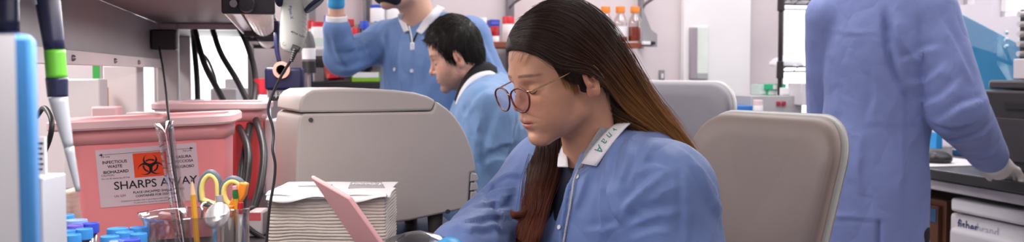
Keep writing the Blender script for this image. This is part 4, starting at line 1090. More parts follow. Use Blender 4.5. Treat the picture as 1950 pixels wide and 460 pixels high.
mk('raceway', rbox(-.44, -.41, 3.52, 4.38, 1.30, 1.395), race_m, sh2, bevel=.003)
for b in (3.56, 4.30): mk('post', rbox(-.41, -.35, b, b+.05, .0, 1.395), post_m, sh2, bevel=.004)
# lamps slung under the shelf's front edge
def strip_light(label, b0, b1, z, on):
    t = root('strip_light', WP(-.05, (b0+b1)/2, z), label, 'light fixture', 'strip lights under the bench shelf')
    mk('housing', rbox(-.098, -.006, b0, b1, z+.022, z+.042), mat('lamp_housing', '#c4bfc0', rough=.35, metal=.2), t, bevel=.004)
    ln = mat('prismatic_lens', '#d8c4bf', rough=.25, spec=.6, var=.25, vscale=120, bump=.8, bscale=300, emit='#ffe9e2' , estr=.16)
    n = 14; prof = []
    V, F = [], []
    for i in range(n+1):
        a = -.072 + .062*i/n; zz = z + .022 - .026*math.sin(PI*i/n)**.5 - (.0016 if i % 2 else 0)
        V += [WP(a, b0+.02, zz), WP(a, b1-.02, zz)]
    F = [(2*i, 2*i+2, 2*i+3, 2*i+1) for i in range(n)]
    mk('lens', (V, F), ln, t, solid=.0015)
    mk('reflector', cat(rbox(-.100, -.076, b0+.02, b1-.02, z+.010, z+.013), rbox(-.101, -.098, b0+.02, b1-.02, z+.0, z+.03)), mat('reflector_pale', '#e9e1e1', rough=.30, metal=.2), t)
    for b in (b0-.012, b1-.006): mk('end_cap', rbox(-.100, -.004, b, b+.022, z-.006, z+.042), mat('cap_dark', '#3d3a40', rough=.4), t, bevel=.004)
    mk('knob', cyl(WP(-.055, b0-.012, z+.012), WP(-.055, b0-.030, z+.012), .017, .014, 20), mat('cap_dark', '#3d3a40'), t, bevel=.002)
    mk('knob', cyl(WP(-.078, b0-.012, z+.012), WP(-.078, b0-.022, z+.012), .008, .007, 16), steel, t)
    return t
strip_light('nearer strip light with ribbed lens under the left bench shelf', 1.92, 3.12, 1.362, True)
strip_light('farther small strip light in line behind the nearer one', 3.30, 4.30, 1.352, True)
# right-hand bench
rb = root('lab_bench', base_of(2.54, 2.5), 'black-topped lab bench along the right wall with grey front rail', 'lab bench')
mk('worktop', rbox(2.16, 2.93, .80, 3.78, .885, .92), epoxy, rb, bevel=.004)
mk('front_rail', rbox(2.175, 2.20, .80, 3.78, .848, .880), rail_m, rb, bevel=.003)
for b in (.84, 3.72): mk('leg', rbox(2.18, 2.24, b, b+.05, 0, .885), rail_m, rb, bevel=.003)
mk('back_rail', rbox(2.86, 2.90, .86, 3.74, .60, .70), rail_m, rb)
bc = root('wooden_cabinet', base_of(2.55, 3.35), 'brown wooden base cabinet under the right bench with a blue sticker', 'cabinet')
mk('carcass', rbox(2.26, 2.84, 3.02, 3.68, 0, .80), wood_m, bc, bevel=.003)
mk('door', rbox(2.242, 2.26, 3.04, 3.66, .05, .78), wood_m, bc, bevel=.003)
s0, s1 = bpx(1787, 2.24), bpx(1768, 2.24)
mk('sticker', rbox(2.2395, 2.2415, s0, s1, za(1778, 421, 2.24), za(1778, 396, 2.24)), mat('sticker_blue', '#39648f', rough=.5), bc)
# counter at the back
for (a0, a1, lab) in ((.62, apx(1270, 3.9), 'grey counter below the reagent shelves along the back wall'), (apx(1425, 3.9), 2.93, 'grey counter in front of the right back window')):
    cb = root('back_counter', base_of((a0+a1)/2, 4.15), lab, 'counter', None)
    mk('worktop', rbox(a0, a1, 3.84, 4.445, .885, .92), mat('counter_grey', '#9b999d', rough=.4), cb, bevel=.004)
    mk('carcass', rbox(a0+.01, a1-.01, 3.88, 4.44, .0, .885), cab_m, cb, bevel=.003)
    n = max(1, int((a1-a0)/.45))
    for i in range(n):
        w = (a1-a0-.02)/n; d_ = mk('door', rbox(a0+.01+i*w+.006, a0+.01+(i+1)*w-.006, 3.864, 3.88, .08, .86), cab_m, cb, bevel=.003)
        mk('handle', rbox(a0+.01+i*w+.05, a0+.01+i*w+.17, 3.852, 3.864, .78, .79), steel, d_)
# office chairs
def chair(label, loc, nrm, ztop, pad, shellc, w=.46, h=.50, lean=.13):
    n = Vector(nrm).normalized(); t = root('office_chair', (loc[0], loc[1], 0), label, 'chair', None, math.atan2(n.y, n.x))
    M = rm(t)
    def surf(u, v, off):                          # local: x forward, y across, z up
        z = ztop - h*(1-v); y = (u-.5)*w*(.84+.16*min(1, max(0, v))); c = (2*u-1)
        x = -lean*v - .028*(1-c*c) + .03 + off
        return M @ Vector((x, y, z))
    def pad_sh(off, inset, thick, rc=.10, N=36):
        pts = rrect(w-2*inset, h-2*inset, rc, 10); V, F = [], []
        k = len(pts); rings = (1.0, .985, .94, .8, .55, .25)
        bul = (0, .55, .86, .97, 1.0, 1.0)
        for side in (1, -1):
            base = len(V)
            for rr, bb in zip(rings, bul):
                for (x, z) in pts:
                    V.append(surf(.5 + x*rr/w, .5 + z*rr/h, off + side*thick*.5*bb))
            V.append(surf(.5, .5, off + side*thick*.5)); e = len(V)-1
            for r in range(len(rings)-1):
                for i in range(k):
                    j = (i+1) % k; q = (base+r*k+i, base+r*k+j, base+(r+1)*k+j, base+(r+1)*k+i); F.append(q if side > 0 else q[::-1])
            for i in range(k):
                j = (i+1) % k; q = (base+5*k+i, base+5*k+j, e); F.append(q if side > 0 else q[::-1])
        half = len(V)//2
        for i in range(k):
            j = (i+1) % k; F.append((half+i, half+j, j, i))
        return V, F
    mk('backrest', pad_sh(.0, .006, .050, .088), pad, t, smooth=True)
    mk('back_shell', pad_sh(-.014, 0.001, .034, .092), shellc, t, smooth=True)
    sz = ztop - .58
    seat = [M @ Vector((x*1.0+.235, y, sz+zz)) for zz in (0, .055) for x, y in rrect(.46, .47, .09, 8)]
    k = len(seat)//2; F = [tuple(reversed(range(k))), tuple(range(k, 2*k))] + [(i, (i+1) % k, k+(i+1) % k, k+i) for i in range(k)]
    mk('seat', (seat, F), pad, t, bevel=.018, segs=4)
    mk('back_bracket', tube([M @ Vector((-.03, 0, ztop-.36)), M @ Vector((-.055, 0, sz+.02)), M @ Vector((.02, 0, sz-.03)), M @ Vector((.18, 0, sz-.025))], .02, 10), mat('chair_black', '#2a2a2d', rough=.5), t, smooth=True)
    mk('gas_stem', cyl(M @ Vector((.22, 0, .10)), M @ Vector((.22, 0, sz)), .026, .022), steel, t)
    for i in range(5):
        a = 2*PI*i/5; e = M @ Vector((.22+.29*math.cos(a), .29*math.sin(a), .07)); 
        lg = mk('base_leg', cyl(M @ Vector((.22, 0, .105)), e, .026, .017, 12), mat('chair_black', '#2a2a2d'), t, smooth=True)
        mk('caster', cyl(e + Vector((0, 0, -.040)) - M.to_3x3() @ Vector((-math.sin(a), math.cos(a), 0))*.014, e + Vector((0, 0, -.040)) + M.to_3x3() @ Vector((-math.sin(a), math.cos(a), 0))*.014, .030, .030, 20), mat('caster_black', '#1a1a1c'), lg, bevel=.004)
    return t
taupe = mat('taupe_leather', '#7d6e68', rough=.48, var=.05, vscale=6, bump=.05, bscale=500); shell_w = mat('shell_grey', '#93918f', rough=.4)
grey_p = mat('grey_vinyl', '#8b878f', rough=.5, var=.04); shell_l = mat('shell_pale', '#b9b7ba', rough=.35)
chair('taupe padded office chair right behind the young woman in glasses', (.448, 2.005), (-.86, -.51), 1.168, taupe, shell_w, lean=.12, w=.435)
chair('grey office chair farther back beyond the taupe one', (.480, 3.12), (-.72, -.69), 1.224, grey_p, shell_l, w=.50, lean=.05)
chair('grey-brown office chair under the seated man, mostly hidden', (.085, 3.10), (-.99, .12), 1.06, mat('chair_umber', '#77706c', rough=.5), shell_l)

# ------------------------------------------------------------------ things on the left bench
pink = mat('sharps_pink', '#fb969a', rough=.34, var=.03, sss=.0, spec=.4); pinkrim = mat('sharps_rim', '#f3c9cb', rough=.4, spec=.4)
ink = mat('print_black', '#1b191c', rough=.6); lab_m = mat('label_lilac', '#dcc3cb', rough=.55, var=.02)
def loft(secs, caps=(True, True)):
    k = len(secs[0]); V = [p for s in secs for p in s]; F = []
    for r in range(len(secs)-1):
        for i in range(k):
            j = (i+1) % k; F.append((r*k+i, r*k+j, (r+1)*k+j, (r+1)*k+i))
    if caps[0]: F.append(tuple(reversed(range(k))))
    if caps[1]: F.append(tuple(range((len(secs)-1)*k, len(secs)*k)))
    return V, F
def sharps_box(label, loc, yaw, roll, w, dp, h, body_m, rim_m, printed):
    t = root('sharps_container', loc, label, 'sharps container'); t.rotation_euler = (0, roll, yaw)
    M = rm(t)
    def sec(ww, dd, z, r=.022): return [M @ Vector((x - (.011 if ww > w+.02 else 0), y, z)) for x, y in rrect(ww, dd, r, 5)]
    tp = .92
    out = [sec(w*.90, dp*.9, 0), sec(w*tp, dp*tp, .012)] + [sec(w*(tp+(1-tp)*k/4), dp*(tp+(1-tp)*k/4), .012+(h-.012)*k/4) for k in range(1, 5)]
    inn = [sec(w*(tp+(1-tp)*k/4)-.006, dp*(tp+(1-tp)*k/4)-.006, .016+(h-.012)*k/4, .019) for k in (4, 2, 0)]
    mk('body', loft(out + inn), body_m, t, smooth=None)
    o, i_ = (w+.056, dp+.046), (w-.010, dp-.010)
    rim = [sec(o[0]-.006, o[1]-.006, h-.014, .034), sec(o[0], o[1], h-.010, .036), sec(o[0], o[1], h+.002, .036), sec(o[0]-.008, o[1]-.008, h+.006, .034), sec(i_[0], i_[1], h+.004, .02), sec(i_[0], i_[1], h-.012, .02), sec(o[0]-.006, o[1]-.006, h-.014, .034)]
    mk('rim', loft(rim, (False, False)), rim_m, t)
    mk('skirt', loft([sec(w*.985+.004, dp*.985+.004, h-.042, .023), sec(w+.006, dp+.006, h-.013, .025)], (False, False)), mat('sharps_skirt', '#f0a3a6', rough=.3), t, solid=.002)
    if not printed: return t
    # the printed label on the front
    fy = -dp*.5*(tp+(1-tp)*.52) - .0008; tilt = math.atan(dp*(1-tp)/2/h)
    L = M @ Matrix.Translation((-.002, fy, .128)) @ Matrix.Rotation(PI/2 + tilt, 4, 'X') @ Matrix.Rotation(math.radians(1.6), 4, 'Z') @ Matrix.Scale(.96, 4)
    lb_ = mk('label', prism([(x, y) for x, y in rrect(.196, .117, .002, 3)], .0006, L), lab_m, t, smooth=False)
    mm = .001
    def T(lines, m=ink): return lettering('lettering', [(a, x*mm, y*mm, s*mm, al, q) for a, x, y, s, al, q in lines], L, m, lb_, .0009)
    def T2(lines): return lettering('lettering', [(a, x*mm, y*mm, s*mm, al, q) for a, x, y, s, al, q in lines], L, ink, lb_, .0009, bold=.022)
    T([('Fill Line', -88, 42, 5.6, 'LEFT', 1), ('Fill Line', 88, 42, 5.6, 'RIGHT', 1),
       ('CAUTION:', -91, 4.0, 5.4, 'LEFT', 1), ('Do not fill above the fill line', -91, -2.2, 4.6, 'LEFT', 1.05),
       ('UN 3291', -70, -39.5, 6.2, 'LEFT', 1), ('Container is reusable only in accordance with USDA regulations', -58, -50, 4.3, 'LEFT', 1.02), ('Manufactured for: Daniels, Inc., Louisville KY', -34, -55.0, 3.6, 'LEFT', 1.05)])
    T2([('INFECTIOUS', -63, 29.5, 8.2, 'CENTER', 1.05), ('WASTE', -63, 20.6, 8.2, 'CENTER', 1.05), ('BIOHAZARD', -62, 9.6, 8.2, 'CENTER', 1.05),
       ('BASURA', 71, 29.5, 8.0, 'CENTER', 1.05), ('INFECCIOSA', 68, 20.6, 7.6, 'CENTER', 1.0), ('PELIGROSO', 70, 9.6, 7.8, 'CENTER', 1.0),
       ('PLACE UNCAPPED SHARPS IN THIS', -33, -35.0, 6.4, 'LEFT', 1.0), ('CONTAINER FOR DISPOSAL', -29, -42.6, 6.4, 'LEFT', 1.0)])
    lettering('lettering', [('SHARPS AWAY', -69*mm, -24*mm, 23*mm, 'LEFT', 1.06)], L, ink, lb_, .0010, bold=.010)
    ar = [box((x*mm, 48*mm, 0), (2.2*mm, .8*mm, .0006)) for x in np.arange(-86, 87, 3.2)]
    ar += [prism([(s*92*mm, 48*mm), (s*85*mm, 50.6*mm), (s*85*mm, 45.4*mm)][::s], .0006) for s in (1, -1)]
    mk('fill_arrow', xf(cat(*ar), L @ Matrix.Translation((0, 0, .0008))), ink, lb_)
    mk('warning_square', xf(box((5.5*mm, 21.5*mm, 0), (65*mm, 49*mm, .0006)), L @ Matrix.Translation((0, 0, .0007))), mat('hazard_orange', '#ef4a1e', rough=.5, var=.02), lb_, smooth=False)
    mk('biohazard_symbol', xf(biohazard(), L @ Matrix.Translation((5.5*mm, 19*mm, .0012)) @ Matrix.Scale(.0222, 4) @ Matrix.Scale(1.12, 4, (1, 0, 0))), ink, lb_, smooth=False)
    return t
def biohazard():
    V, F = [], []
    def strip(a, b):
        k = len(V); n = len(a)
        for p, q in zip(a, b): V.append(Vector((p[0], p[1], 0))); V.append(Vector((q[0], q[1], 0)))
        for i in range(n-1): F.append((k+2*i, k+2*i+1, k+2*i+3, k+2*i+2))
    for j in range(3):
        th = PI/2 + 2*PI*j/3; d = (math.cos(th), math.sin(th))
        c = (d[0]*.50, d[1]*.50); ci = (d[0]*.63, d[1]*.63); ro, ri = .56, .43
        A, B = [], []
        for i in range(61):
            t = th + math.radians(24) + (2*PI - math.radians(48))*i/60; g = math.radians(11)
            ti = th + math.radians(31) + (2*PI-math.radians(62))*i/60
            A.append((c[0]+ro*math.cos(t), c[1]+ro*math.sin(t))); B.append((ci[0]+ri*math.cos(ti), ci[1]+ri*math.sin(ti)))
        strip(A, B)
        A, B = [], []                              # the ring's arc lying across each crescent
        for i in range(25):
            t = th + PI + math.radians(-38 + 76*i/24) + PI
            A.append((.62*math.cos(t), .62*math.sin(t))); B.append((.48*math.cos(t), .48*math.sin(t)))
        strip(A, B)
    A = [(.17*math.cos(2*PI*i/30), .17*math.sin(2*PI*i/30)) for i in range(31)]; B = [(.07*math.cos(2*PI*i/30), .07*math.sin(2*PI*i/30)) for i in range(31)]
    return V, [f for f in F]
c1 = P(289, 440, 2.02); 
sharps_box('pink sharps container with printed lilac label, nearest on the bench', (c1.x + .022, 2.015, .9215), math.radians(9), math.radians(-2.3), .292, .17, .235, pink, pinkrim, True)
c2 = P(415, 400, 2.62)
sharps_box('darker red sharps container behind the labelled pink one', (c2.x, 2.64, .92), math.radians(8), 0, .235, .17, .246, mat('sharps_red', '#d94a4e', rough=.3, var=.04), mat('sharps_rim_dim', '#dcb9bb', rough=.4), False)
thing('paper_carton', box((P(281, 209, 2.22).x, 2.22, 1.04), (.074, .06, .24)), mat('carton_blush', '#ecdcdc', rough=.6), 'small pale carton standing behind the labelled sharps container', 'carton', bevel=.002)

# the beige instrument
ib = mat('instrument_beige', '#c3bab4', rough=.42, var=.02, bump=.02, bscale=900, spec=.4); idark = mat('gap_dark', '#4b4744', rough=.7)
IO, ID = Vector((-.40, 1.885, 0)), Vector((.915, .403, 0)).normalized(); IN = Vector((ID.y, -ID.x, 0))      # face origin, run, outward normal
def on_face(px, py, off=0.0):
    r = RAY(px, py); o = IO + IN*off; t = ((o - CAMP).dot(IN))/r.dot(IN); return CAMP + r*t
def face_prism(pxs, depth, off=0.0):
    A = [on_face(x, y, off) for x, y in pxs]; B = [p - IN*depth for p in A]; n = len(A)
    return A + B, [tuple(range(n)), tuple(reversed(range(n, 2*n)))] + [(i, n+i, n+(i+1) % n, (i+1) % n) for i in range(n)]
t = root('thermal_cycler', (IO + ID*.18 - IN*.11) + Vector((0, 0, .92)), 'beige rounded bench instrument with screws and side louvres, in front of the seated man', 'lab instrument')
body = [(563, 446), (564, 330), (567, 240), (570, 222), (578, 216), (824, 212), (831, 192)]
curve = resample([Vector((831, 192, 0)), Vector((858, 212, 0)), Vector((881, 242, 0)), Vector((897, 278, 0)), Vector((906, 315, 0)), Vector((908, 327, 0))], 14)
body += [(p.x, p.y) for p in curve[1:]] + [(896, 329), (892, 396), (780, 420)]
mk('housing', face_prism(body[::-1], .225), ib, t, bevel=.006, segs=3)
lid = [(570, 214), (571, 196), (575, 186), (583, 177), (596, 171), (640, 169), (700, 169), (750, 171), (790, 176), (815, 183), (830, 191), (823, 210), (700, 213)]
mk('lid', face_prism(lid[::-1], .225), ib, t, bevel=.005, segs=3)
for i in range(4):
    y0 = 329 + i*17.2; q = [(897, y0+1), (908, y0+1), (911, y0+9), (911, y0+14.5), (895.5, y0+16.2)]
    mk('louvre', face_prism(q[::-1], .20, -.001), ib, t, bevel=.0015)
mk('louvre_backing', face_prism([(893, 330), (903, 330), (903, 394), (891, 396)][::-1], .19, -.004), idark, t)
for px, py in ((592, 228), (853, 402)):
    p = on_face(px, py, .001); mk('screw', cyl(p - IN*.004, p + IN*.0016, .0048, .0044, 20), mat('screw_dark', '#6c6866', metal=.7, rough=.35), t)
    mk('screw_slot', xf(box((0, 0, 0), (.0062, .0012, .0008)), plane_frame(p + IN*.0018, ID + Vector((0, 0, .6)), Vector((-.6, 0, 1)))), mat('gap_dark', '#4b4744'), t)
for px, py, k in ((838, 402, .03), (838, 400, .19), (600, 436, .03), (600, 436, .19)):
    p = on_face(px, py) - IN*k; mk('foot', cyl((p.x, p.y, .92), (p.x, p.y, .962 if px > 700 else .945), .014, .016, 20), idark, t)

# stack of folded paper towels in its opened wrapper
t = root('paper_towel_pack', P(625, 500, 1.69), 'pack of folded paper towels with opened white wrapper in front of the beige instrument', 'paper towels')
t.location.z = .92
X0, X1, Y0, Y1, ZT = P(511, 400, 1.6).x, P(733, 400, 1.6).x, 1.60, 1.755, 1.052
paper = mat('towel_paper', '#cdc2b8', rough=.9, var=.10, vscale=90, stretch=(1, 1, 6))
def towel(u, v):
    per = u*2*((X1-X0)+(Y1-Y0)); w, dd = X1-X0, Y1-Y0
    if per < w: x, y, nx, ny = X0+per, Y0, 0, -1
    elif per < w+dd: x, y, nx, ny = X1, Y0+per-w, 1, 0
    elif per < 2*w+dd: x, y, nx, ny = X1-(per-w-dd), Y1, 0, 1
    else: x, y, nx, ny = X0, Y1-(per-2*w-dd), -1, 0
    z = .9205 + (ZT-.9205)*v; wv = noise.noise(Vector((per*16, v*3, 2.1)))*.55 + noise.noise(Vector((per*45, v*9, 5)))*.18
    k = (v*25 + wv*.9); a = abs((k % 1.0)-.5)*2
    o = .0026*(1-a**3) - .0012 + .0022*noise.noise(Vector((per*9, v*7, 8)))
    return (x+nx*o, y+ny*o, z)
mk('towel_stack', grid(towel, 260, 300, close_u=True), paper, t, smooth=True)
wr = mat('wrapper_white', '#e7e3e3', rough=.5, var=.03)
def wrap(u, v):
    x = X0 - .002 + (X1-X0+.006)*u; y = Y0 - .010 + (Y1-Y0+.012)*v
    z = ZT + .003 + .0010*noise.noise(Vector((u*5, v*3, .3))) + .0035*(1-v)**4*math.sin(u*9+.8) - .005*max(0, .10-v)/.10
    return (x + (.006*u**8 if v < .5 else 0), y, z)
mk('wrapper', grid(wrap, 60, 24), wr, t, smooth=True, solid=.0012)
mk('wrapper_flap', grid(lambda u, v: (X0 + (X1-X0)*u + .004*u, Y0 - .004 - .012*v, ZT + .002 - .003*v - .005*v*v*(1+math.sin(u*11)) ), 50, 6), wr, t, smooth=True, solid=.001)
zt = ZT + .0050
prn = mat('wrapper_grey', '#a3a0a3', rough=.5)
q = [P(663, 363, 1.655), P(733, 359, 1.66), P(727, 348, 1.74), P(668, 350, 1.74)]
mk('printed_panel', ([Vector((p.x, p.y, zt)) for p in q] + [Vector((p.x, p.y, zt-.002)) for p in q], [(0, 1, 2, 3), (7, 6, 5, 4), (0, 4, 5, 1), (1, 5, 6, 2), (2, 6, 7, 3), (3, 7, 4, 0)]), prn, t, smooth=False)
mk('printed_panel', prism([(X0+.030, 1.685), (X0+.085, 1.672), (X0+.085, 1.705)], .002, Matrix.Translation((0, 0, zt-.002))), prn, t, smooth=False)
Mk = Matrix.Translation((q[1].x - .007, 1.722, zt)) @ Matrix.Rotation(PI, 4, 'Z')
lettering('lettering', [('Kleenex', 0, .0, .034, 'LEFT', .50)], Mk @ Matrix(((1, .25, 0, 0), (0, 1.45, 0, 0), (0, 0, 1, 0), (0, 0, 0, 1))), mat('print_white', '#f4f2f2', rough=.5), t, .0006, bold=.02)

# pale pink plastic plate
A_, B_, C_, D_ = P(590, 336, 1.50), P(663, 377, 1.44), P(797, 565, 1.44), P(748, 568, 1.50)
nrm_ = (B_-A_).cross(D_-A_).normalized(); nrm_ = nrm_ if nrm_.y < 0 else -nrm_
q = [A_, B_, C_, D_]; q2 = [p - nrm_*.007 for p in q]
thing('plastic_plate', (q+q2, [(0, 1, 2, 3), (7, 6, 5, 4), (0, 4, 5, 1), (1, 5, 6, 2), (2, 6, 7, 3), (3, 7, 4, 0)]), mat('plate_pink', '#eab0b2', rough=.35, spec=.4, var=.02), 'pale pink plastic plate standing tilted in front of the paper towels', 'plastic plate', bevel=.0025)
# clear bag on the bench by the woman's glove
def bag(u, v):
    a = 2*PI*u; r = (.10 + .02*noise.noise(Vector((math.cos(a)*2, math.sin(a)*2, v*3))))*math.sin(PI*(.5*v+.5))**.8 if v < 1 else 0
    h_ = .074*(v)**.8 + .010*noise.noise(Vector((math.cos(a)*3*(1-v), math.sin(a)*3*(1-v), 4.2+v*2)))
    c = P(800, 455, 1.60); return (c.x + math.cos(a)*r*.95, c.y + math.sin(a)*r*.6, .9215 + max(0, h_))
thing('plastic_bag', grid(bag, 48, 22, close_u=True), glass_mat('bag_film', '#e2e4ec', .22, .15), 'crumpled clear plastic bag on the bench beside the blue glove', 'plastic bag', smooth=True)

# glassware and what stands in it
gl_m = glass_mat('lab_glass', '#f2f1f2', .16, .03)
DB = 1.29; cb = P(352, 406, DB); BZ = cb.z
t = root('beaker', (cb.x, DB, .92), 'glass beaker holding pencil and glass tube, at the front left', 'beaker')
R_ = 84*DB/FPX; hb = BZ-.92
prof = [(0, .0004), (R_*.80, .0004), (R_*.855, .006), (R_*.86, .02), (R_*.86, hb*.86), (R_*.90, hb*.95), (R_*1.0, hb), (R_*1.0, hb+.0012), (R_*.965, hb), (R_*.865, hb*.94), (R_*.83, hb*.86), (R_*.83, .012), (R_*.78, .004), (0, .004)]
V, F = lathe(prof, (cb.x, DB, .92), 64)
V = [Vector((v.x - (.004*max(0, 1-abs(v.y-DB)/.022)*max(0, (v.z-BZ+.02)/.02) if v.x < cb.x-.03 else 0), v.y, v.z)) for v in V]
mk('vessel', (V, F), gl_m, t, smooth=True)
mk('graduation', cat(*[cyl((cb.x + R_*.862*math.cos(a), DB + R_*.862*math.sin(a), .92+z), (cb.x + R_*.862*math.cos(a+.22), DB + R_*.862*math.sin(a+.22), .92+z), .0006, None, 6) for z in (.03, .05, .07, .09, .11) for a in (-1.9,)]), mat('print_white', '#f4f2f2'), t)
DC = 1.39; cc = P(446, 396, DC); RC = 29*DC/FPX
t = root('glass_jar', (cc.x, DC, .92), 'narrow glass jar holding scissors, pencil and pens, right of the beaker', 'glass jar')
hc_ = cc.z-.92
mk('vessel', lathe([(0, .0004), (RC*.9, .0004), (RC*.96, .006), (RC*.95, hc_*.9), (RC*1.02, hc_), (RC*1.0, hc_+.0012), (RC*.89, hc_*.9), (RC*.89, .010), (0, .008)], (cc.x, DC, .92), 48), gl_m, t, smooth=True)
wood_y = mat('pencil_yellow', '#e0a02c', rough=.4); pw = mat('pencil_wood', '#d8b58a', rough=.7); gr = mat('graphite', '#2b2b2d', rough=.5)
def pencil(label, p_bot, p_top, r, tip_up):
    d = (p_top-p_bot).normalized(); t = root('pencil', p_bot, label, 'pencil')
    if tip_up:
        mk('shaft', cyl(p_bot, p_top - d*.022, r, r, 6), wood_y, t, smooth=False)
        mk('cone', cyl(p_top - d*.022, p_top - d*.005, r*.98, r*.30, 12), pw, t); mk('lead', cyl(p_top - d*.005, p_top, r*.30, r*.06, 10), gr, t)
    else:
        mk('shaft', cyl(p_bot, p_top - d*.018, r, r, 6), wood_y, t, smooth=False)
        mk('ferrule', cat(*[cyl(p_top - d*(.018-.002*i), p_top - d*(.0162-.002*i), r*(1.08 if i % 2 else 1.0), None, 16) for i in range(6)]), mat('ferrule_green', '#3d8a4c', rough=.35, metal=.4), t)
        mk('eraser', cyl(p_top - d*.006, p_top, r*.95, r*.85, 16), mat('eraser_pink', '#e39aa0', rough=.8), t, bevel=.001)
pencil('yellow pencil standing point up in the beaker', Vector((cb.x+.020, DB+.006, .927)), P(365, 338, DB-.008), .0037, True)
pencil('yellow pencil with pink eraser and green ferrule in the glass jar', Vector((cc.x+.012, DC-.004, .933)), P(447, 353, DC-.014), .0037, False)
yel = mat('grip_yellow', '#e6d27a', rough=.5); slate = mat('grip_slate', '#5a6672', rough=.5)
def scissors(label, pxs, d, blade_to, tape=None, wdt=.0048):
    pts = [P(x, y, d) for x, y in pxs]; lo = min(pts, key=lambda p: p.z)
    t = root('scissors', Vector(blade_to), label, 'scissors'); c = sum(pts, Vector())/len(pts)
    loop = catmull(pts + [pts[0]], 6)
    mk('handle', tube(loop, wdt, 10, 1, smooth=False, caps=False), slate, t, smooth=True)
    inner = [c + (p-c)*.84 + Vector((0, -.0022, 0)) for p in loop]
    mk('grip', tube(inner, wdt*.82, 10, 1, smooth=False, caps=False), yel, t, smooth=True)
    b = Vector(blade_to); u = (b-lo).normalized(); s = u.cross(Vector((0, 1, 0))).normalized()
    m1 = lo.lerp(b, .25)
    mk('shank', tube([lo + Vector((0, 0, .004)), lo.lerp(m1, .5), m1], wdt*.95, 10), slate, t, smooth=True)
    mk('blade', (([m1 - s*.006, m1 + s*.006, b + s*.001, b - s*.001] + [p + Vector((0, .0022, 0)) for p in (m1 - s*.006, m1 + s*.006, b + s*.001, b - s*.001)]), [(0, 1, 2, 3), (7, 6, 5, 4), (0, 4, 5, 1), (1, 5, 6, 2), (2, 6, 7, 3), (3, 7, 4, 0)]), steel, t)
    if tape:
        tp_ = [P(x, y, d-.009) for x, y in tape]; n = len(tp_)
        mk('tape', (tp_ + [p + Vector((0, .016, 0)) for p in tp_], [tuple(range(n)), tuple(reversed(range(n, 2*n)))] + [(i, n+i, n+(i+1) % n, (i+1) % n) for i in range(n)]), mat('tape_orange', '#e88a2a', rough=.4, var=.1, vscale=50), t, bevel=.002)
scissors('scissors with slate and yellow handle, upright at left of the jar', [(384, 384), (382, 360), (387, 340), (400, 328), (414, 338), (418, 360), (416, 392)], DC+.012, (cc.x-.006, DC+.008, .93))
scissors('scissors with orange tape round the yellow handle, in the jar', [(430, 386), (424, 368), (428, 350), (442, 340), (458, 346), (462, 362), (452, 384), (442, 396)], DC+.004, (cc.x+.002, DC+.003, .93), [(450, 362), (456, 346), (470, 350), (466, 372), (450, 396), (436, 398), (434, 390)])
def pen(label, p_bot, p_top, r, m, cap_m=None):
    t = root('pen', p_bot, label, 'pen'); d = (p_top-p_bot).normalized(); L = (p_top-p_bot).length
    mk('barrel', cyl(p_bot, p_top - d*L*.12, r*.95, r*.95, 16), mat('pen_barrel', '#d9d5d2', rough=.35), t); mk('end_cap', cyl(p_top - d*L*.12, p_top, r, r*.9, 16), m, t, bevel=.0008)
pen('pen with blue end in the glass jar', Vector((cc.x-.008, DC-.006, .932)), P(431, 391, DC-.012), .0042, mat('cap_blue', '#2f62c4', rough=.35))
pen('pen with orange end in the glass jar', Vector((cc.x-.004, DC-.010, .932)), P(439, 391, DC-.016), .0046, mat('cap_orange', '#e5803a', rough=.35))
pen('pen with red end in the glass jar', Vector((cc.x+.004, DC-.012, .932)), P(458, 384, DC-.012), .0046, mat('cap_red', '#b32430', rough=.35))
t = thing('plastic_tube', cyl(Vector((cc.x-.010, DC+.002, .932)), P(418, 371, DC), .0058, .0058, 20), mat('tube_grey', '#a9a6aa', rough=.3), 'grey plastic tube between the two scissors handles', 'tube')
# silvery shape put in for the bright glare on the beaker's right rim
t = root('rim_glare', (cb.x+.028, DB, .93), 'silvery shape put in for the glare on the right beaker rim', 'rim_glare')
chrome = mat('chrome', '#dcd9d9', rough=.08, metal=1)
bc_ = P(414, 410, DB-.004); Rb = Matrix.Rotation(.35, 3, 'Y') @ Matrix.Rotation(-.5, 3, 'X')
mk('glare_patch', sphere(bc_, (.0155, .006, .0185), 24, 14, Rb), mat('glare_silver', '#ebe8e8', rough=.22, metal=.75), t, smooth=True)
mk('glare_stem', tube([bc_ - Vector((.002, 0, .016)), bc_ + Vector((-.014, .004, -.06)), Vector((cb.x+.010, DB+.004, .926))], .0024, 8), chrome, t, smooth=True)
t = thing('wire_ring', tube([P(396 + 13*math.cos(a), 394 - 9*math.sin(a), DB+.03+.01*math.sin(a)) for a in np.linspace(-.6, PI+.6, 14)] + [P(384, 415, DB+.03)], .0016, 8, 3), chrome, 'thin steel loop at the back of the beaker', 'wire loop', smooth=True)
# tall clear tube leaning in the beaker
p0, p1 = Vector((cb.x+.010, DB+.012, .928)), P(312, 232, DB+.03); d = (p1-p0).normalized(); L_ = (p1-p0).length
t = root('glass_tube', p0, 'tall clear marked glass tube leaning out of the beaker', 'glass tube'); u_, w_ = frame(d); M2 = Matrix((u_, w_, d)).transposed(); rt = .0108
mk('wall', lathe([(0, 0), (rt, .0), (rt, L_*.94), (rt*1.18, L_), (rt*1.14, L_), (rt*.90, L_*.94), (rt*.90, .004), (0, .004)], p0, 32, M2), glass_mat('tube_glass', '#f4f1f2', .07, .05), t, smooth=True)
tk = []
for i in range(26):
    z = L_*(.42 + .50*i/26); n_t = 5 if i % 3 == 0 else 3
    for j in range(n_t):
        a = 2.6 + .17*j + (.9 if i % 2 else 0); q = p0 + d*z + (u_*math.cos(a) + w_*math.sin(a))*rt*1.015; e = p0 + d*(z + random.uniform(-.0016, .0016)) + (u_*math.cos(a+.12) + w_*math.sin(a+.12))*rt*1.015
        tk.append(cyl(q, e, .00045, None, 5))
mk('markings', cat(*tk), ink, t)

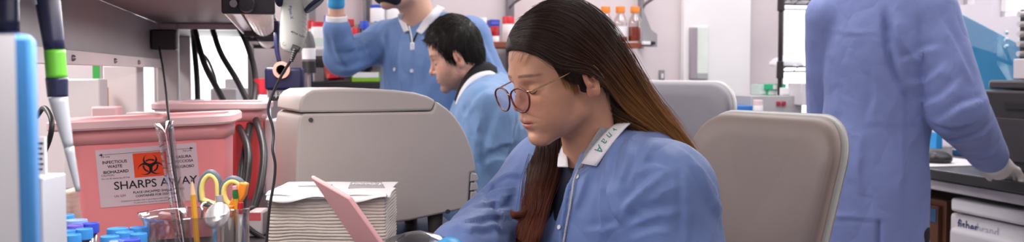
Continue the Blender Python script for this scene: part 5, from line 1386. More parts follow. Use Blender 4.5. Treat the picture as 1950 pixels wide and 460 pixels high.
# capped sample tubes
blue = mat('cap_sky', '#3f8fd6', rough=.38, spec=.4); blue2 = mat('cap_periwinkle', '#86a2e0', rough=.38); dblue = mat('cap_royal', '#3c4fc0', rough=.38); purp = mat('cap_violet', '#6f62c8', rough=.38)
tub = glass_mat('tube_plastic', '#e9e4ea', .22, .12)
def sample_tube(px, py, hw, m, label, zt=1.054, group='capped sample tubes in the left cluster', lean=0):
    d = FPX*(CAMZ-zt)/(py-136.2); c = P(px, py, d); r = hw*d/FPX
    t = root('sample_tube', (c.x, c.y, .925), label, 'sample tube', group)
    L = c.z-.925; ch = .0125
    rib = []; n = 48
    for k, zz in ((1, L-ch), (1, L-.0022)):
        rib.append([Vector((c.x + r*(1.0 if i % 2 else .975)*math.cos(2*PI*i/n), c.y + r*(1.0 if i % 2 else .975)*math.sin(2*PI*i/n), .925+zz)) for i in range(n)])
    rib.append([Vector((c.x + r*.95*math.cos(2*PI*i/n), c.y + r*.95*math.sin(2*PI*i/n), .925+L)) for i in range(n)])
    rib.append([Vector((c.x + r*.84*math.cos(2*PI*i/n), c.y + r*.84*math.sin(2*PI*i/n), .925+L-.0003)) for i in range(n)])
    rib.append([Vector((c.x + r*.80*math.cos(2*PI*i/n), c.y + r*.80*math.sin(2*PI*i/n), .925+L-.0012)) for i in range(n)])
    mk('cap', loft(rib), m, t)
    rt = r*.78; mk('tube', lathe([(rt*.25, 0), (rt*.9, .016), (rt, .024), (rt, L-ch), (rt*.88, L-ch), (rt*.86, .024), (0, .004)], (c.x, c.y, .925), 28), tub, t, smooth=True)
    mk('graduation', cat(*[cyl((c.x + rt*1.02*math.cos(a), c.y + rt*1.02*math.sin(a), .925+z), (c.x + rt*1.02*math.cos(a+.35), c.y + rt*1.02*math.sin(a+.35), .925+z), .0005, None, 5) for z in np.arange(.03, L-ch-.004, .005) for a in (-1.75,)]), mat('print_violet', '#5a3f6a', rough=.6), t)
TL = [(120, 409, 21, blue, 'rearmost blue capped tube of the left cluster'), (145, 418, 21, blue2, 'pale periwinkle capped tube in the left cluster'), (110, 420, 13, blue, 'blue capped tube half hidden by the white carton, second row'),
      (172, 424, 16, dblue, 'royal blue capped tube at the right end of the left cluster'), (143, 428, 15, purp, 'violet capped tube in the middle of the left cluster'), (112, 431, 13, purp, 'violet capped tube partly hidden at the left edge of the cluster'),
      (127, 438, 16, blue, 'blue capped tube just behind the frontmost one, left cluster'), (160, 435, 16, blue, 'blue capped tube in front of the royal blue one'), (106, 446, 13, blue, 'blue capped tube at the lower left of the cluster'), (137, 446, 17, blue, 'frontmost blue capped tube of the left cluster')]
for q in TL: sample_tube(*q)
TR = [(224, 434, 20, blue, 'blue capped tube at the back left of the right cluster'), (237, 441, 17, blue, 'blue capped tube in the middle of the right cluster'), (209, 449, 18, blue, 'blue capped tube at the left of the right cluster'), (264, 432, 17, blue, 'blue capped tube at the back right, nearest the beaker'),
      (264, 444, 16, blue, 'blue capped tube between the royal blue one and the beaker'), (246, 455, 21, dblue, 'royal blue capped tube, frontmost of the right cluster'), (222, 458, 14, blue2, 'pale capped tube cut by the lower frame edge, right cluster')]
for q in TR: sample_tube(*q, zt=1.052, group='capped sample tubes in the right cluster')

# tall blurred things at the far left
t = root('carton', P(20, 300, .64), 'large out-of-focus white carton with blue side at the left edge', 'carton'); t.location.z = .92
cw_ = math.radians(24); t.rotation_euler.z = cw_; cf_ = P(66, 300, .60); t.location = cf_ + Matrix.Rotation(cw_, 3, 'Z') @ Vector((-.095, .05, 0)); t.location.z = .92; M = rm(t)
hz = 1.272 - .92
mk('box_body', xf(box((0, 0, hz/2), (.19, .10, hz)), M), mat('carton_blue', '#3f86c6', rough=.5), t, bevel=.003)
mk('front_panel', xf(cat(box((-.004, -.0505, hz*.60), (.180, .001, hz*.80))), M), mat('carton_white', '#d9dade', rough=.55), t, smooth=False)
mk('blue_wedge', xf(prism([(-.094, 0), (.086, 0), (.086, hz*.30), (-.094, hz*.13)], .001, Matrix.Translation((0, -.0508, .002)) @ Matrix.Rotation(PI/2, 4, 'X')), M), mat('carton_sky', '#4c9bd8', rough=.5), t, smooth=False)
mk('print_lines', xf(cat(*[box((-.02+dx, -.0512, hz*z), (w, .0006, .004)) for z, w, dx in ((.93, .12, 0), (.86, .14, 0), (.74, .15, .01), (.58, .15, .01), (.50, .10, -.02), (.40, .13, 0))]), M), mat('print_pale', '#a9abb2', rough=.6), t)
t = root('carton', (P(86, 400, .98).x, .99, .92), 'narrow white carton with small print between blue carton and sample tubes', 'carton'); M = rm(t)
zc = P(90, 258, .98).z - .92
mk('box_body', xf(box((-.004, .0, zc/2 - .02), (.020, .05, zc-.04)), M), mat('carton_white2', '#b4b6bd', rough=.55), t, bevel=.002)
mk('print_card', xf(box((.002, -.028, zc-.018), (.017, .004, .036)), M), mat('card_white', '#e2dfe4', rough=.6), t)
mk('print_lines', xf(cat(*[box((.003, -.0304, zc-.006-.005*i), (.010 if i % 2 else .012, .0005, .0018)) for i in range(6)]), M), ink, t)
navy_p = mat('pipette_navy', '#20233f', rough=.35); grn = mat('band_green', '#5fae32', rough=.4); gtip = mat('pipette_grey', '#a9adb4', rough=.35)
t = root('pipette_stand', (P(10, 300, 1.12).x, 1.12, .92), 'pipette stand whose pole is hidden behind the blurred carton', 'pipette stand')
bx_ = Vector(t.location)
mk('base', lathe([(0, 0), (.075, 0), (.075, .010), (.02, .02), (0, .02)], bx_, 32), gtip, t); mk('pole', cyl(bx_ + Z*.01, bx_ + Z*.62, .008, .008, 16), steel, t)
mk('ring', lathe([(.03, .0), (.085, .0), (.085, .012), (.03, .012), (.03, 0)], bx_ + Z*.50, 40), gtip, t)
def pipette(label, pts, d, w, band):
    t = root('pipette', P(*pts[-1], d), label, 'pipette', 'hand pipettes hanging in the stand')
    q = [P(x, y, d) for x, y in pts]
    mk('handle', tube([q[0], q[1]], lambda s: w*(1.35-.35*s), 20), navy_p, t, smooth=True)
    mk('colour_band', tube([q[1], q[2]], lambda s: w*1.02, 20), band, t, smooth=True)
    mk('collar', tube([q[2], q[3]], lambda s: w*(1.08-.10*s), 20), navy_p, t, smooth=True)
    mk('shaft', tube([q[3], q[4]], lambda s: w*(.92-.45*s), 18), gtip, t, smooth=True)
    mk('tip_cone', tube([q[4], q[5]], lambda s: w*(.50-.26*s), 16), gtip, t, smooth=True)
    mk('finger_hook', tube([q[0] + Vector((-.004, -w, .0)), q[0] + Vector((-.030, -w*1.2, -.004)), q[0] + Vector((-.040, -w*1.2, -.016))], w*.45, 10), navy_p, t, smooth=True)
    mk('grip_stripe', tube([q[0] + Vector((-w*.9, -w*.75, 0)), q[0].lerp(q[1], .45) + Vector((-w*.8, -w*.75, 0))], w*.35, 10), gtip, t, smooth=True)
pipette('blurred navy pipette with green band pointing down', [(82, -60), (104, 95), (108, 148), (110, 184), (131, 280), (149, 364)], 1.05, .0104, grn)
pipette('second blurred navy pipette above the white carton, at the left corner', [(4, -120), (14, 60), (18, 100), (20, 140), (26, 240), (30, 320)], 1.04, .0120, mat('band_navy', '#343a66', rough=.4))
# adapter, cords, hoses
rub = mat('rubber_black', '#2c2a2d', rough=.45, var=.1); 
ad = room_d(295, a=-.36); pa = P(295, 76, ad)
t = root('power_adapter', pa, 'black power adapter plugged into the grey raceway', 'power adapter')
mk('case', xf(box((0, 0, 0), (.070, .070, .060)), Matrix.Translation(pa + WP(.030, -.02, 0)) @ Matrix.Rotation(RZ, 4, 'Z')), rub, t, bevel=.005)
mk('cord', tube([P(303, 90, ad-.06), P(309, 122, 2.72), P(315, 165, 2.40), P(319, 203, 2.08), P(322, 226, 1.855), P(326, 268, 1.83), P(333, 330, 1.81), P(343, 396, 1.78), P(352, 470, 1.72), P(360, 500, 1.70)], .0030, 8), rub, t, smooth=True)
hose = mat('hose_black', '#242224', rough=.42, var=.08, spec=.45)
HS = [([(367, 50, 3.28), (370, 90, 3.24), (375, 149, 3.18), (377, 214, 3.12), (378, 300, 3.0)], .0088, 'leftmost thick black hose hanging straight down from the shelf'),
      ([(369, 50, 3.24), (388, 118, 3.10), (414, 170, 2.95), (437, 212, 2.75), (462, 255, 2.5), (473, 292, 2.36), (468, 350, 2.30), (455, 405, 2.26)], .0092, 'thick black hose crossing diagonally beside the straight one'),
      ([(403, 50, 3.26), (420, 100, 3.14), (449, 149, 2.98), (471, 192, 2.8), (489, 233, 2.55), (502, 285, 2.36), (497, 345, 2.27), (481, 405, 2.22)], .0088, 'thick black hose running through the middle of the bundle'),
      ([(454, 50, 3.24), (470, 84, 3.16), (483, 127, 3.04), (486, 165, 2.92), (478, 225, 2.62), (466, 290, 2.42), (458, 350, 2.34), (462, 398, 2.30)], .0092, 'rightmost thick black hose bending back at the bottom')]
for pts, r, lab in HS: thing('hose', tube([P(*p) for p in pts], r, 14), hose, lab, 'hose', 'black hoses hanging from the shelf', smooth=True)
thing('cable', tube([P(*p) for p in [(384, 100, 3.6), (398, 118, 3.58), (411, 155, 3.55), (412, 190, 3.5), (408, 240, 3.45), (405, 300, 3.4)]], .005, 10), mat('cable_grey', '#6f696c', rough=.5), 'thin grey cable looping behind the thick hoses', 'cable', smooth=True)
thing('cable', tube([P(*p) for p in [(482, 396, 2.05), (462, 404, 2.0), (470, 430, 1.98), (500, 452, 1.97), (520, 462, 1.96)]], .0055, 10), hose, 'black cable curling on the bench beside the paper towels', 'cable', smooth=True)
thing('cable', tube([P(*p) for p in [(70, 222, 1.6), (84, 205, 1.55), (98, 228, 1.5), (95, 262, 1.5), (80, 300, 1.55)]], .004, 8), rub, 'dark cable loops behind the blurred carton', 'cable', smooth=True)
# white pipetting aid, top out of the frame
wp = mat('aid_white', '#bcbcb6', rough=.4, spec=.4, var=.01)
dP = 1.52
t = root('pipette_controller', P(560, 95, dP), 'white pistol-grip pipette controller hanging with its cord below', 'pipette controller')
secs = []
for (x, y, hwx, hwd) in [(558, 101, 8, .006), (556, 98, 15, .012), (555, 92, 19.5, .016), (556, 80, 22.5, .019), (558, 55, 24, .0205), (560, 25, 24.5, .021), (562, -5, 25, .021), (566, -40, 26, .022)]:
    c = P(x, y, dP); secs.append([c + Vector((math.cos(a)*hwx*dP/FPX, math.sin(a)*hwd, -math.cos(a)*hwx*dP/FPX*.14)) for a in np.linspace(0, 2*PI, 33)[:-1]])
mk('grip', loft(secs), wp, t, smooth=True)
c = P(590, 4, dP); mk('nozzle', tube([P(566, -28, dP), P(588, -4, dP), P(597, 6, dP)], lambda s: .019-.001*s, 24), wp, t, smooth=True)
a0, a1 = P(596, 6, dP), P(601, 12, dP); mk('nose_ring', cyl(a0, a1, .0195, .0185, 28), navy_p, t, bevel=.002)
mk('trigger', sphere(P(533, -2, dP-.01), (.008, .008, .012), 14, 10), navy_p, t, smooth=True)
mk('rib_lines', cat(*[tube([P(575+0*i, 22+9*i, dP-.0212), P(581, 25+9*i, dP-.0182), P(583.5, 30+9*i, dP-.0140)], .0004, 6) for i in range(7)]), mat('line_grey', '#9a9a96', rough=.6), t)
Lm = plane_frame(P(549.5, 11, dP-.0214), P(552.5, 30, dP) - P(550, 11, dP), P(556, 18, dP) - P(549, 19, dP))
lettering('lettering', [('Pipet-X', 0, 0, .0066, 'LEFT', 1)], Lm, mat('print_indigo', '#4a4f8c', rough=.5), t, .0002)
Lm = plane_frame(P(553.5, 61, dP-.0216), P(572, 69.0, dP) - P(552, 60, dP), Vector((0, 0, 1)))
lettering('lettering', [('METTLER', 0, 0, .0034, 'LEFT', .8), ('TOLEDO', .0125, 0, .0034, 'LEFT', .7)], Lm, ink, t, .0002, bold=.02)
mk('badge', tube([P(541 + 3.4*math.cos(a), 83 + 3.4*math.sin(a), dP-.0165) for a in np.linspace(0, 2*PI, 20)], .0003, 6, 1), mat('line_grey', '#9a9a96'), t)
mk('socket', box(P(563, 92, dP-.016), (.012, .010, .009), Matrix.Rotation(.4, 3, 'Y')), rub, t, bevel=.001)
mk('strain_relief', cat(*[cyl(P(563-1.4*i, 94+4*i, dP-.020), P(562-1.4*i, 97+4*i, dP-.0205), .0042-.0003*i, None, 14) for i in range(6)]), rub, t)
mk('cord', tube([P(*p) for p in [(560, 96, dP-.02), (553, 116, dP-.015), (537, 142, dP), (522, 172, dP+.01), (513, 195, dP+.01), (511, 214, dP+.01), (518, 236, dP+.01), (521, 258, dP+.01), (519, 284, dP), (524, 312, dP), (522, 345, dP), (514, 390, dP), (510, 430, dP), (506, 480, dP), (500, 540, dP)]], .0022, 8), rub, t, smooth=True)
mk('hanger', tube([P(560, -30, dP+.01), P(545, -52, dP+.15), WP(-.101, 1.45, 1.42)], .004, 8), steel, t, smooth=True)
# multichannel pipette with its pink ring
dM = 2.55
t = root('multichannel_pipette', P(542, 188, dM), 'navy multichannel pipette with pink ring hanging behind the white controller', 'multichannel pipette')
pm = P(542, 150, dM)
mk('manifold', box(pm, (.098, .030, .058)), mat('pipette_navy2', '#1d1f45', rough=.4), t, bevel=.008, segs=3)
mk('handle', tube([P(527, 40, dM), P(527, 90, dM), P(532, 118, dM)], lambda s: .0075-.002*s, 14), mat('pipette_navy2', '#1d1f45'), t, smooth=True)
mk('ring', lathe([(.013, -.004), (.0215, -.004), (.0215, .004), (.013, .004), (.013, -.004)], P(536, 133, dM-.020), 32, Matrix.Rotation(PI/2, 3, 'X')), mat('ring_salmon', '#eba595', rough=.5), t)
for i in range(9): mk('nozzle', cyl(P(510+7.8*i, 170, dM), P(510+7.8*i, 186, dM), .0026, .0014, 10), mat('nozzle_pale', '#dcd9da', rough=.4), t)
mk('tip_guard', box(P(544, 187, dM+.01), (.074, .02, .012)), rub, t, bevel=.002)
mk('hanger', tube([P(527, 42, dM), P(520, 30, dM), WP(-.03, 2.55, 1.40)], .004, 8), steel, t, smooth=True)

# small things farther along the bench
def rack(label, px0, px1, py0, py1, d, m, dp=.08):
    c0, c1 = P(px0, py1, d), P(px1, py0, d); c = (c0+c1)/2; w, h = c1.x-c0.x, c1.z-c0.z
    t = root('tube_rack', (c.x, d+dp/2, c0.z), label, 'tube rack')
    for k in (0, .45, .92): mk('tier', box((c.x, d+dp/2, c0.z+h*k+.005), (w, dp, .008)), m, t, bevel=.002)
    for x in (c0.x+.003, c1.x-.003): mk('end_panel', box((x, d+dp/2, c0.z+h/2), (.006, dp, h)), m, t, bevel=.002)
    for i in range(4): mk('divider', box((c0.x + w*(i+.5)/4, d+.004, c0.z+h*.46+.010), (.004, .006, .014)), m, t)
    return t
rack('bright green tube rack beside the beige instrument', 525, 566, 292, 348, 2.42, mat('rack_green', '#46b23c', rough=.45))
rack('blue tube rack behind the green one', 536, 568, 228, 282, 2.78, mat('rack_blue', '#2f6fc8', rough=.45))
def bottle(label, px, py_base, py_top, w_px, d, body, cap, cat_='bottle', group=None, name='bottle', cap_frac=.22, neck=.62, label_m=None, fill=None, wide=False, capw=None):
    c = P(px, py_base, d); h = (py_base-py_top)*d/FPX; r = w_px*d/FPX/2
    t = root(name, c, label, cat_, group); ch = h*cap_frac; hb_ = h-ch
    if wide: prof = [(0, 0), (r*.94, 0), (r, r*.12), (r, hb_*.94), (r*.93, hb_), (0, hb_)]
    else: prof = [(0, 0), (r*.92, 0), (r, r*.14), (r, hb_*.62), (r*.9, hb_*.76), (r*neck, hb_*.88), (r*neck*.92, hb_), (0, hb_)]
    mk('body', lathe(prof, c, 28), body, t, smooth=None)
    rc = capw or (r*.98 if wide else r*neck*1.16)
    mk('cap', lathe([(0, hb_-ch*.12), (rc, hb_-ch*.12), (rc, h-ch*.08), (rc*.94, h), (0, h)], c, 28), cap, t)
    if label_m: mk('label', lathe([(r*1.008, hb_*.16), (r*1.012, hb_*.17), (r*1.012, hb_*.50), (r*1.008, hb_*.51)], c, 28), label_m, t, smooth=True)
    if fill: mk('liquid', lathe([(0, r*.1), (r*.95, r*.1), (r*.95, hb_*fill), (0, hb_*fill)], c, 24), MATS['media_amber'], t, smooth=None)
    return t
# ------------------------------------------------------------------ reagent shelves on the back wall
shelf_w = mat('wall_shelf_grey', '#a7a4a8', rough=.45); shelf_k = mat('wall_shelf_black', '#2c2b2f', rough=.5); brk = mat('bracket_grey', '#8d8a8f', rough=.4, metal=.4)
white_b = mat('bottle_white', '#eeecee', rough=.4); amber = mat('bottle_amber', '#4a2a1c', rough=.2, spec=.5); capr = mat('cap_scarlet', '#d42f3c', rough=.4); capb = mat('cap_cobalt', '#2b4fc4', rough=.4)
mat('media_amber', '#a8431c', rough=.25, var=.06); cleargl = glass_mat('bottle_glass', '#f3eeee', .18, .05); capo = mat('cap_tangerine', '#e58328', rough=.4); greyb = mat('bottle_grey', '#6d6a6e', rough=.4)
lw_ = mat('label_white', '#f1f0f2', rough=.6)
D1 = 4.18
def wshelf(label, px0, px1, py, b0, b1, m, bracket_px=(), lip=None):
    z = zb((px0+px1)/2, py, b0); a0, a1 = apx(px0, b0), apx(px1, b0)
    t = root('wall_shelf', WP((a0+a1)/2, (b0+b1)/2, z), label, 'shelf')
    mk('board', rbox(a0, a1, b0, b1, z-.024, z), m, t, bevel=.002)
    if lip: mk('lip', rbox(a0, a1, b0-.006, b0, z-.026, z+lip), m, t)
    for bp in bracket_px:
        a = apx(bp, b1); mk('upright', rbox(a-.014, a+.014, b1-.02, b1+.03, z-.20, z+.42), brk, t, bevel=.002)
        mk('bracket', xf(prism([(0, 0), (b1-b0, 0), (b1-b0, -.09)], .006), Matrix.Translation(WP(a-.003, b0, z-.024)) @ Matrix.Rotation(RZ+PI/2, 4, 'Z') @ Matrix.Rotation(PI/2, 4, 'X')), brk, t)
    return z
B0 = 4.12
wshelf('grey wall shelf holding white and brown bottles, behind the raised arm', 583, 768, 96, B0, 4.43, shelf_w, (596, 700))
wshelf('lower black wall shelf with red bag and green box', 588, 800, 157, B0, 4.43, shelf_k)
wshelf('small upper wall shelf carrying white tubs with blue lids', 690, 800, 43, 4.24, 4.43, shelf_w, (703,))
wshelf('wall shelf with orange-capped media bottles, ending right of the young woman', 905, 1222, 80, B0, 4.43, mat('wall_shelf_rust', '#8b4a36', rough=.5), (972,))
def bd(px, b): return room_d(px, b=b)
def B(label, px, yb, yt, w, b, body, cap, **k): return bottle(label, px, yb, yt, w, bd(px, b), body, cap, **k)
B('white bottle with red cap on the shelf, left of the raised arm', 607, 95, 42, 27, 4.22, white_b, capr, wide=True, cap_frac=.16, label_m=mat('label_sage', '#c9d6cf'))
B('slim brown bottle with blue cap behind the raised wrist', 622, 95, 30, 11, 4.34, amber, capb)
B('brown bottle with blue cap, first right of the raised arm', 694, 95, 40, 23, 4.20, amber, capb, cap_frac=.26)
B('brown bottle with blue cap beside the standing person, second right of the arm', 721, 95, 41, 21, 4.22, amber, capb, cap_frac=.26)
B('white bottle with red screw cap low between the brown bottles and the arm', 674, 95, 53, 19, 4.20, white_b, capr, wide=True, cap_frac=.32)
for px, lab in ((719, 'white tub with blue lid on the small upper shelf, left one'), (748, 'white tub with blue lid on the small upper shelf, right one')):
    B(lab, px, 42.5, 10, 28, 4.33, white_b, capb, wide=True, cap_frac=.16, name='plastic_tub', cat_='tub', group='white tubs with blue lids')
def carton(label, px0, px1, yb, yt, b, m, dp=.10, name='carton', panel=None, cat_='carton'):
    d = bd((px0+px1)/2, b); z0, z1 = P(px0, yb, d).z, P(px0, yt, d).z; a0, a1 = apx(px0, b), apx(px1, b)
    t = root(name, WP((a0+a1)/2, b+dp/2, z0), label, cat_); mk('box_body', rbox(a0, a1, b, b+dp, z0, z1), m, t, bevel=.003)
    if panel: mk('print_panel', rbox(a0+(a1-a0)*panel[1], a0+(a1-a0)*panel[2], b-.0015, b+.001, z0+(z1-z0)*panel[3], z0+(z1-z0)*panel[4]), panel[0], t)
    return t
carton('red carton lying on the shelf behind the forearm', 646, 676, 50, 36, 4.33, mat('box_red', '#c23a44', rough=.5), panel=(lw_, .1, .5, .2, .5))
carton('red carton at the far left end of the reagent shelf', 588, 600, 95, 38, 4.33, mat('box_red', '#c23a44'), panel=(lw_, .1, .8, .1, .7))
carton('bright green carton on the lower black shelf', 670, 724, 156, 137, 4.16, mat('box_lime', '#8fc234', rough=.5), panel=(lw_, .05, .95, .45, .98))
carton('pale carton beneath the shelf next to the red bag', 598, 618, 156, 128, 4.26, mat('carton_pale', '#e3dfe2', rough=.6))
# red bag slumped on the lower shelf
d = bd(634, 4.16); q = [(614, 112), (630, 108), (637, 122), (648, 136), (656, 146), (653, 154), (620, 157), (616, 140)]
A = [P(x, y, d) for x, y in q]; ctr = sum(A, Vector())/len(A)
V = A + [p.lerp(ctr, .35) + Vector((0, -.03, 0)) for p in A] + [p.lerp(ctr, .15) + Vector((0, .05, 0)) for p in A]; n = len(A)
thing('waste_bag', (V, [tuple(range(2*n-1, n-1, -1)), tuple(range(2*n, 3*n))] + [(i, (i+1) % n, n+(i+1) % n, n+i) for i in range(n)] + [((i+1) % n, i, 2*n+i, 2*n+(i+1) % n) for i in range(n)]), mat('bag_red', '#c9303a', rough=.35, var=.12, bump=.4, bscale=40), 'red plastic bag slumped on the lower black shelf below the raised elbow', 'bag', smooth=True, sub=1)
# grey dispenser bottle with dark base nearer the camera
t = root('dispenser_bottle', P(589, 205, 3.0), 'grey dispenser bottle with white label and dark base behind the pipette controller', 'bottle'); c = P(589, 205, 3.0); k = 3.0/FPX
mk('body', lathe([(0, 67*k), (12*k, 67*k), (12.5*k, 70*k), (12.5*k, 120*k), (9*k, 136*k), (4*k, 145*k), (0, 145*k)], c, 28), greyb, t); mk('dark_base', lathe([(0, 66*k), (13*k, 66*k), (13*k, 88*k), (0, 88*k)], c, 28), rub, t)
mk('label', lathe([(12.6*k, 92*k), (12.8*k, 93*k), (12.8*k, 112*k), (12.6*k, 113*k)], c, 28), lw_, t, smooth=True)
mk('stand', cat(cyl(c + Vector((0, 0, (.92-c.z))), c + Vector((0, 0, 67*k)), .006), cyl(c + Vector((0, 0, .92-c.z)), c + Vector((0, 0, .934-c.z)), .05, .045)), steel, t)
# right of the seated man's head
B('white jug on the shelf right of the dark-haired man', 920, 84, 34, 30, 4.26, white_b, white_b, neck=.4)
carton('royal blue carton on the shelf between white jug and red-capped bottle', 934, 952, 68, 37, 4.33, mat('box_royal', '#2f3fb0', rough=.45), panel=(mat('box_royal_pale', '#5565cc'), .1, .9, .7, .9))
B('small white bottle with red cap low beside the white jug', 929, 85, 58, 15, 4.16, white_b, capr, wide=True, cap_frac=.38)
B('dark red capped white bottle in front of the blue carton', 942, 86, 50, 17, 4.18, white_b, mat('cap_crimson', '#b0232f', rough=.4), wide=True, cap_frac=.5)
B('tall white bottle with bright red cap beside the young woman\'s forehead', 968, 82, 32, 23, 4.24, white_b, capr, wide=True, cap_frac=.25)
for px, lab in ((1126, 'orange-capped media bottle nearest the young woman\'s hair'), (1153, 'second orange-capped media bottle from the hair'), (1181, 'third orange-capped media bottle, with a round white label'), (1209, 'orange-capped media bottle at the right end of the shelf')):
    B(lab, px, 79, 13, 27, 4.20, cleargl, capo, cap_frac=.16, neck=.56, fill=.50, group='orange-capped media bottles', label_m=(lw_ if px == 1181 else None))
t = root('shelf_bracket', P(1233, 80, bd(1233, 4.2)), 'grey metal end bracket of the media shelf with a white clip', 'bracket')
a0, a1 = apx(1222, 4.12), apx(1252, 4.12); z0 = zb(1235, 80, 4.12)
mk('plate', xf(prism([(0, -.02), (a1-a0, -.02), (a1-a0, .035), (.045, .055), (.0, .16)], .006), Matrix.Translation(WP(a0, 4.13, z0)) @ Matrix.Rotation(RZ, 4, 'Z') @ Matrix.Rotation(PI/2, 4, 'X')), mat('bracket_pale', '#a5a2a5', rough=.4, metal=.3), t, bevel=.002)
mk('clip', rbox(apx(1224, 4.1), apx(1238, 4.1), 4.095, 4.12, z0-.012, z0+.002), white_b, t, bevel=.002); mk('clip_end', rbox(apx(1238, 4.1), apx(1247, 4.1), 4.095, 4.12, z0-.012, z0+.002), rub, t, bevel=.002)
mk('arm', tube([P(1222, 18, bd(1222, 4.40)), P(1228, 8, bd(1228, 4.36)), P(1245, -4, bd(1245, 4.30))], .008, 10), brk, t, smooth=True)
mk('upright', rbox(apx(1216, 4.44), apx(1223, 4.44), 4.42, 4.458, z0-.02, z0+.45), brk, t, bevel=.002)
mk('arm', tube([P(970, 14, bd(972, 4.40)), P(980, 4, bd(980, 4.36)), P(996, -6, bd(996, 4.30))], .008, 10), brk, t, smooth=True)
t = root('wall_switch', WP(apx(1259, WB), WB-.006, zb(1259, 152, WB)), 'small grey wall switch plate above the grey chair', 'switch')
mk('plate', rbox(apx(1254, WB), apx(1264, WB), WB-.010, WB, zb(1259, 153, WB), zb(1259, 133, WB)), mat('switch_grey', '#8e8a8e', rough=.4), t, bevel=.002); mk('rocker', rbox(apx(1257, WB), apx(1261, WB), WB-.016, WB-.009, zb(1259, 149, WB), zb(1259, 140, WB)), white_b, t, bevel=.001)

# ------------------------------------------------------------------ by the right back window
wire = mat('rack_black', '#2f2625', rough=.45)
RB = 3.98
t = root('wire_shelving', WP((apx(1485, RB)+2.85)/2, RB+.15, .92), 'black wire shelving standing in front of the right back window', 'shelving')
ra0, ra1 = apx(1485, RB), 2.86; RS = apx(1490, RB+.32) - apx(1485, RB); zs = (zb(1490, 136, RB), zb(1490, 8, RB))
for a in (ra0, ra1):
    mk('post', cyl(WP(a, RB, .92), WP(a, RB, 1.90), .0105, None, 14), wire, t, smooth=True)
for z in zs:
    RW = lambda a, k, dz=0: WP(a + RS*k, RB + .32*k, z + dz)
    sh_ = [cyl(RW(ra0, k, dz), RW(ra1, k, dz), .0035, None, 8) for k in (0, 1) for dz in (0, .022)]
    sh_ += [cyl(RW(a, 0, dz), RW(a, 1, dz), .0035, None, 8) for a in (ra0, ra1) for dz in (0, .022)]
    sh_ += [cyl(RW(ra0 + (ra1-ra0)*i/16, 0, .022), RW(ra0 + (ra1-ra0)*i/16, 1, .022), .002, None, 6) for i in range(1, 16)]
    sh_ += [cyl(RW(ra0 + (ra1-ra0)*i/12, 0), RW(ra0 + (ra1-ra0)*(i+.5)/12, 0, .022), .002, None, 6) for i in range(12)]
    mk('wire_shelf', cat(*sh_), wire, t, smooth=True)
    for a in (ra0, ra1): mk('collar', cyl(WP(a, RB, z-.030), WP(a, RB, z+.045), .0165, .0150, 14), wire, t, bevel=.003)
c = WP(apx(1524, RB), RB+.13, zs[0]+.026)
thing('plastic_bag', grid(lambda u, v: c + RM @ Vector(((.075+.018*noise.noise(Vector((u*9, v*3, 1))))*math.cos(2*PI*u)*math.sin(PI*(.5+.5*v)), .07*math.sin(2*PI*u)*math.sin(PI*(.5+.5*v)), .05*v**.7 + .006*noise.noise(Vector((u*7, v*5, 3))))), 36, 12, close_u=True), mat('bag_white', '#dedbe4', rough=.4, var=.1, vscale=30), 'crumpled whitish bag on the lower wire shelf', 'plastic bag', smooth=True)
carton('whitish bundle of papers on the top wire shelf', 1510, 1560, 6, -14, RB+.08, mat('paper_greyish', '#c9c7cc', rough=.7, var=.15, vscale=40))
gb = carton('grey instrument box with two red buttons on the right back counter', 1430, 1528, 222, 182, 3.92, mat('box_grey', '#b3b0b3', rough=.45), dp=.22, name='control_box', cat_='instrument')
for px in (1484, 1494):
    zz = zb(px, 197, 3.91); a = apx(px, 3.91); mk('red_button', rbox(a-.008, a+.008, 3.908, 3.922, zz-.010, zz+.010), mat('button_red', '#a32a3a', rough=.4), gb, bevel=.003)
zt_ = zb(1480, 182, 3.92)
def on_box(label, px0, px1, h_px, b, m, pan): 
    a0, a1 = apx(px0, b), apx(px1, b); h = h_px*4.2/FPX; t = root('carton', WP((a0+a1)/2, b+.05, zt_ + pan[5]), label, 'carton')
    z0 = zt_ + pan[5]; mk('box_body', rbox(a0, a1, b, b+.09, z0, z0+h), m, t, bevel=.002)
    mk('print_panel', rbox(a0+(a1-a0)*pan[1], a0+(a1-a0)*pan[2], b-.0015, b+.001, z0+h*pan[3], z0+h*pan[4]), pan[0], t); return t
grn_b = mat('box_green', '#2fae7c', rough=.5); gwh = mat('box_greywhite', '#dcdfe0', rough=.5)
hz_ = 10.5*4.2/FPX
on_box('green and white carton lying on the grey instrument box, lower one', 1462, 1486, 10.5, 4.00, grn_b, (gwh, .05, .72, .1, .95, .0005))
on_box('green and white carton on top of the lower green carton, behind the black post', 1461, 1497, 11.5, 3.99, grn_b, (gwh, .30, .60, .1, .9, hz_+.001))
on_box('pale grey-green carton beside the green ones on the grey box', 1447, 1460, 21, 4.02, mat('box_sage', '#c2d3cd', rough=.5), (gwh, .1, .9, .1, .4, .0005))
on_box('bright white carton on the grey box right of the black post', 1487, 1521, 15, 3.96, white_b, (gwh, .1, .9, .1, .3, .0005))
t = carton('blue tray at the left end of the right back counter', 1404, 1438, 222, 201, 3.90, mat('tray_blue', '#3d7fd0', rough=.4), dp=.14, name='tray', cat_='tray')
zt2 = zb(1420, 201, 3.90)
carton('small yellow-green carton behind the blue tray', 1428, 1436, 222, 188, 4.12, mat('box_yellowgreen', '#c9d3a0', rough=.5))
d = bd(1443, 3.87); bottle('white round bottle with pink mark beside the blue tray', 1443, 222, 190, 19, d, white_b, mat('cap_rosewhite', '#ead4d6', rough=.4), wide=True, cap_frac=.3)
carton('tall white box half hidden behind the standing back-turned person', 1526, 1546, 200, 158, 3.86, mat('box_offwhite', '#d5d1d6', rough=.5), dp=.12)

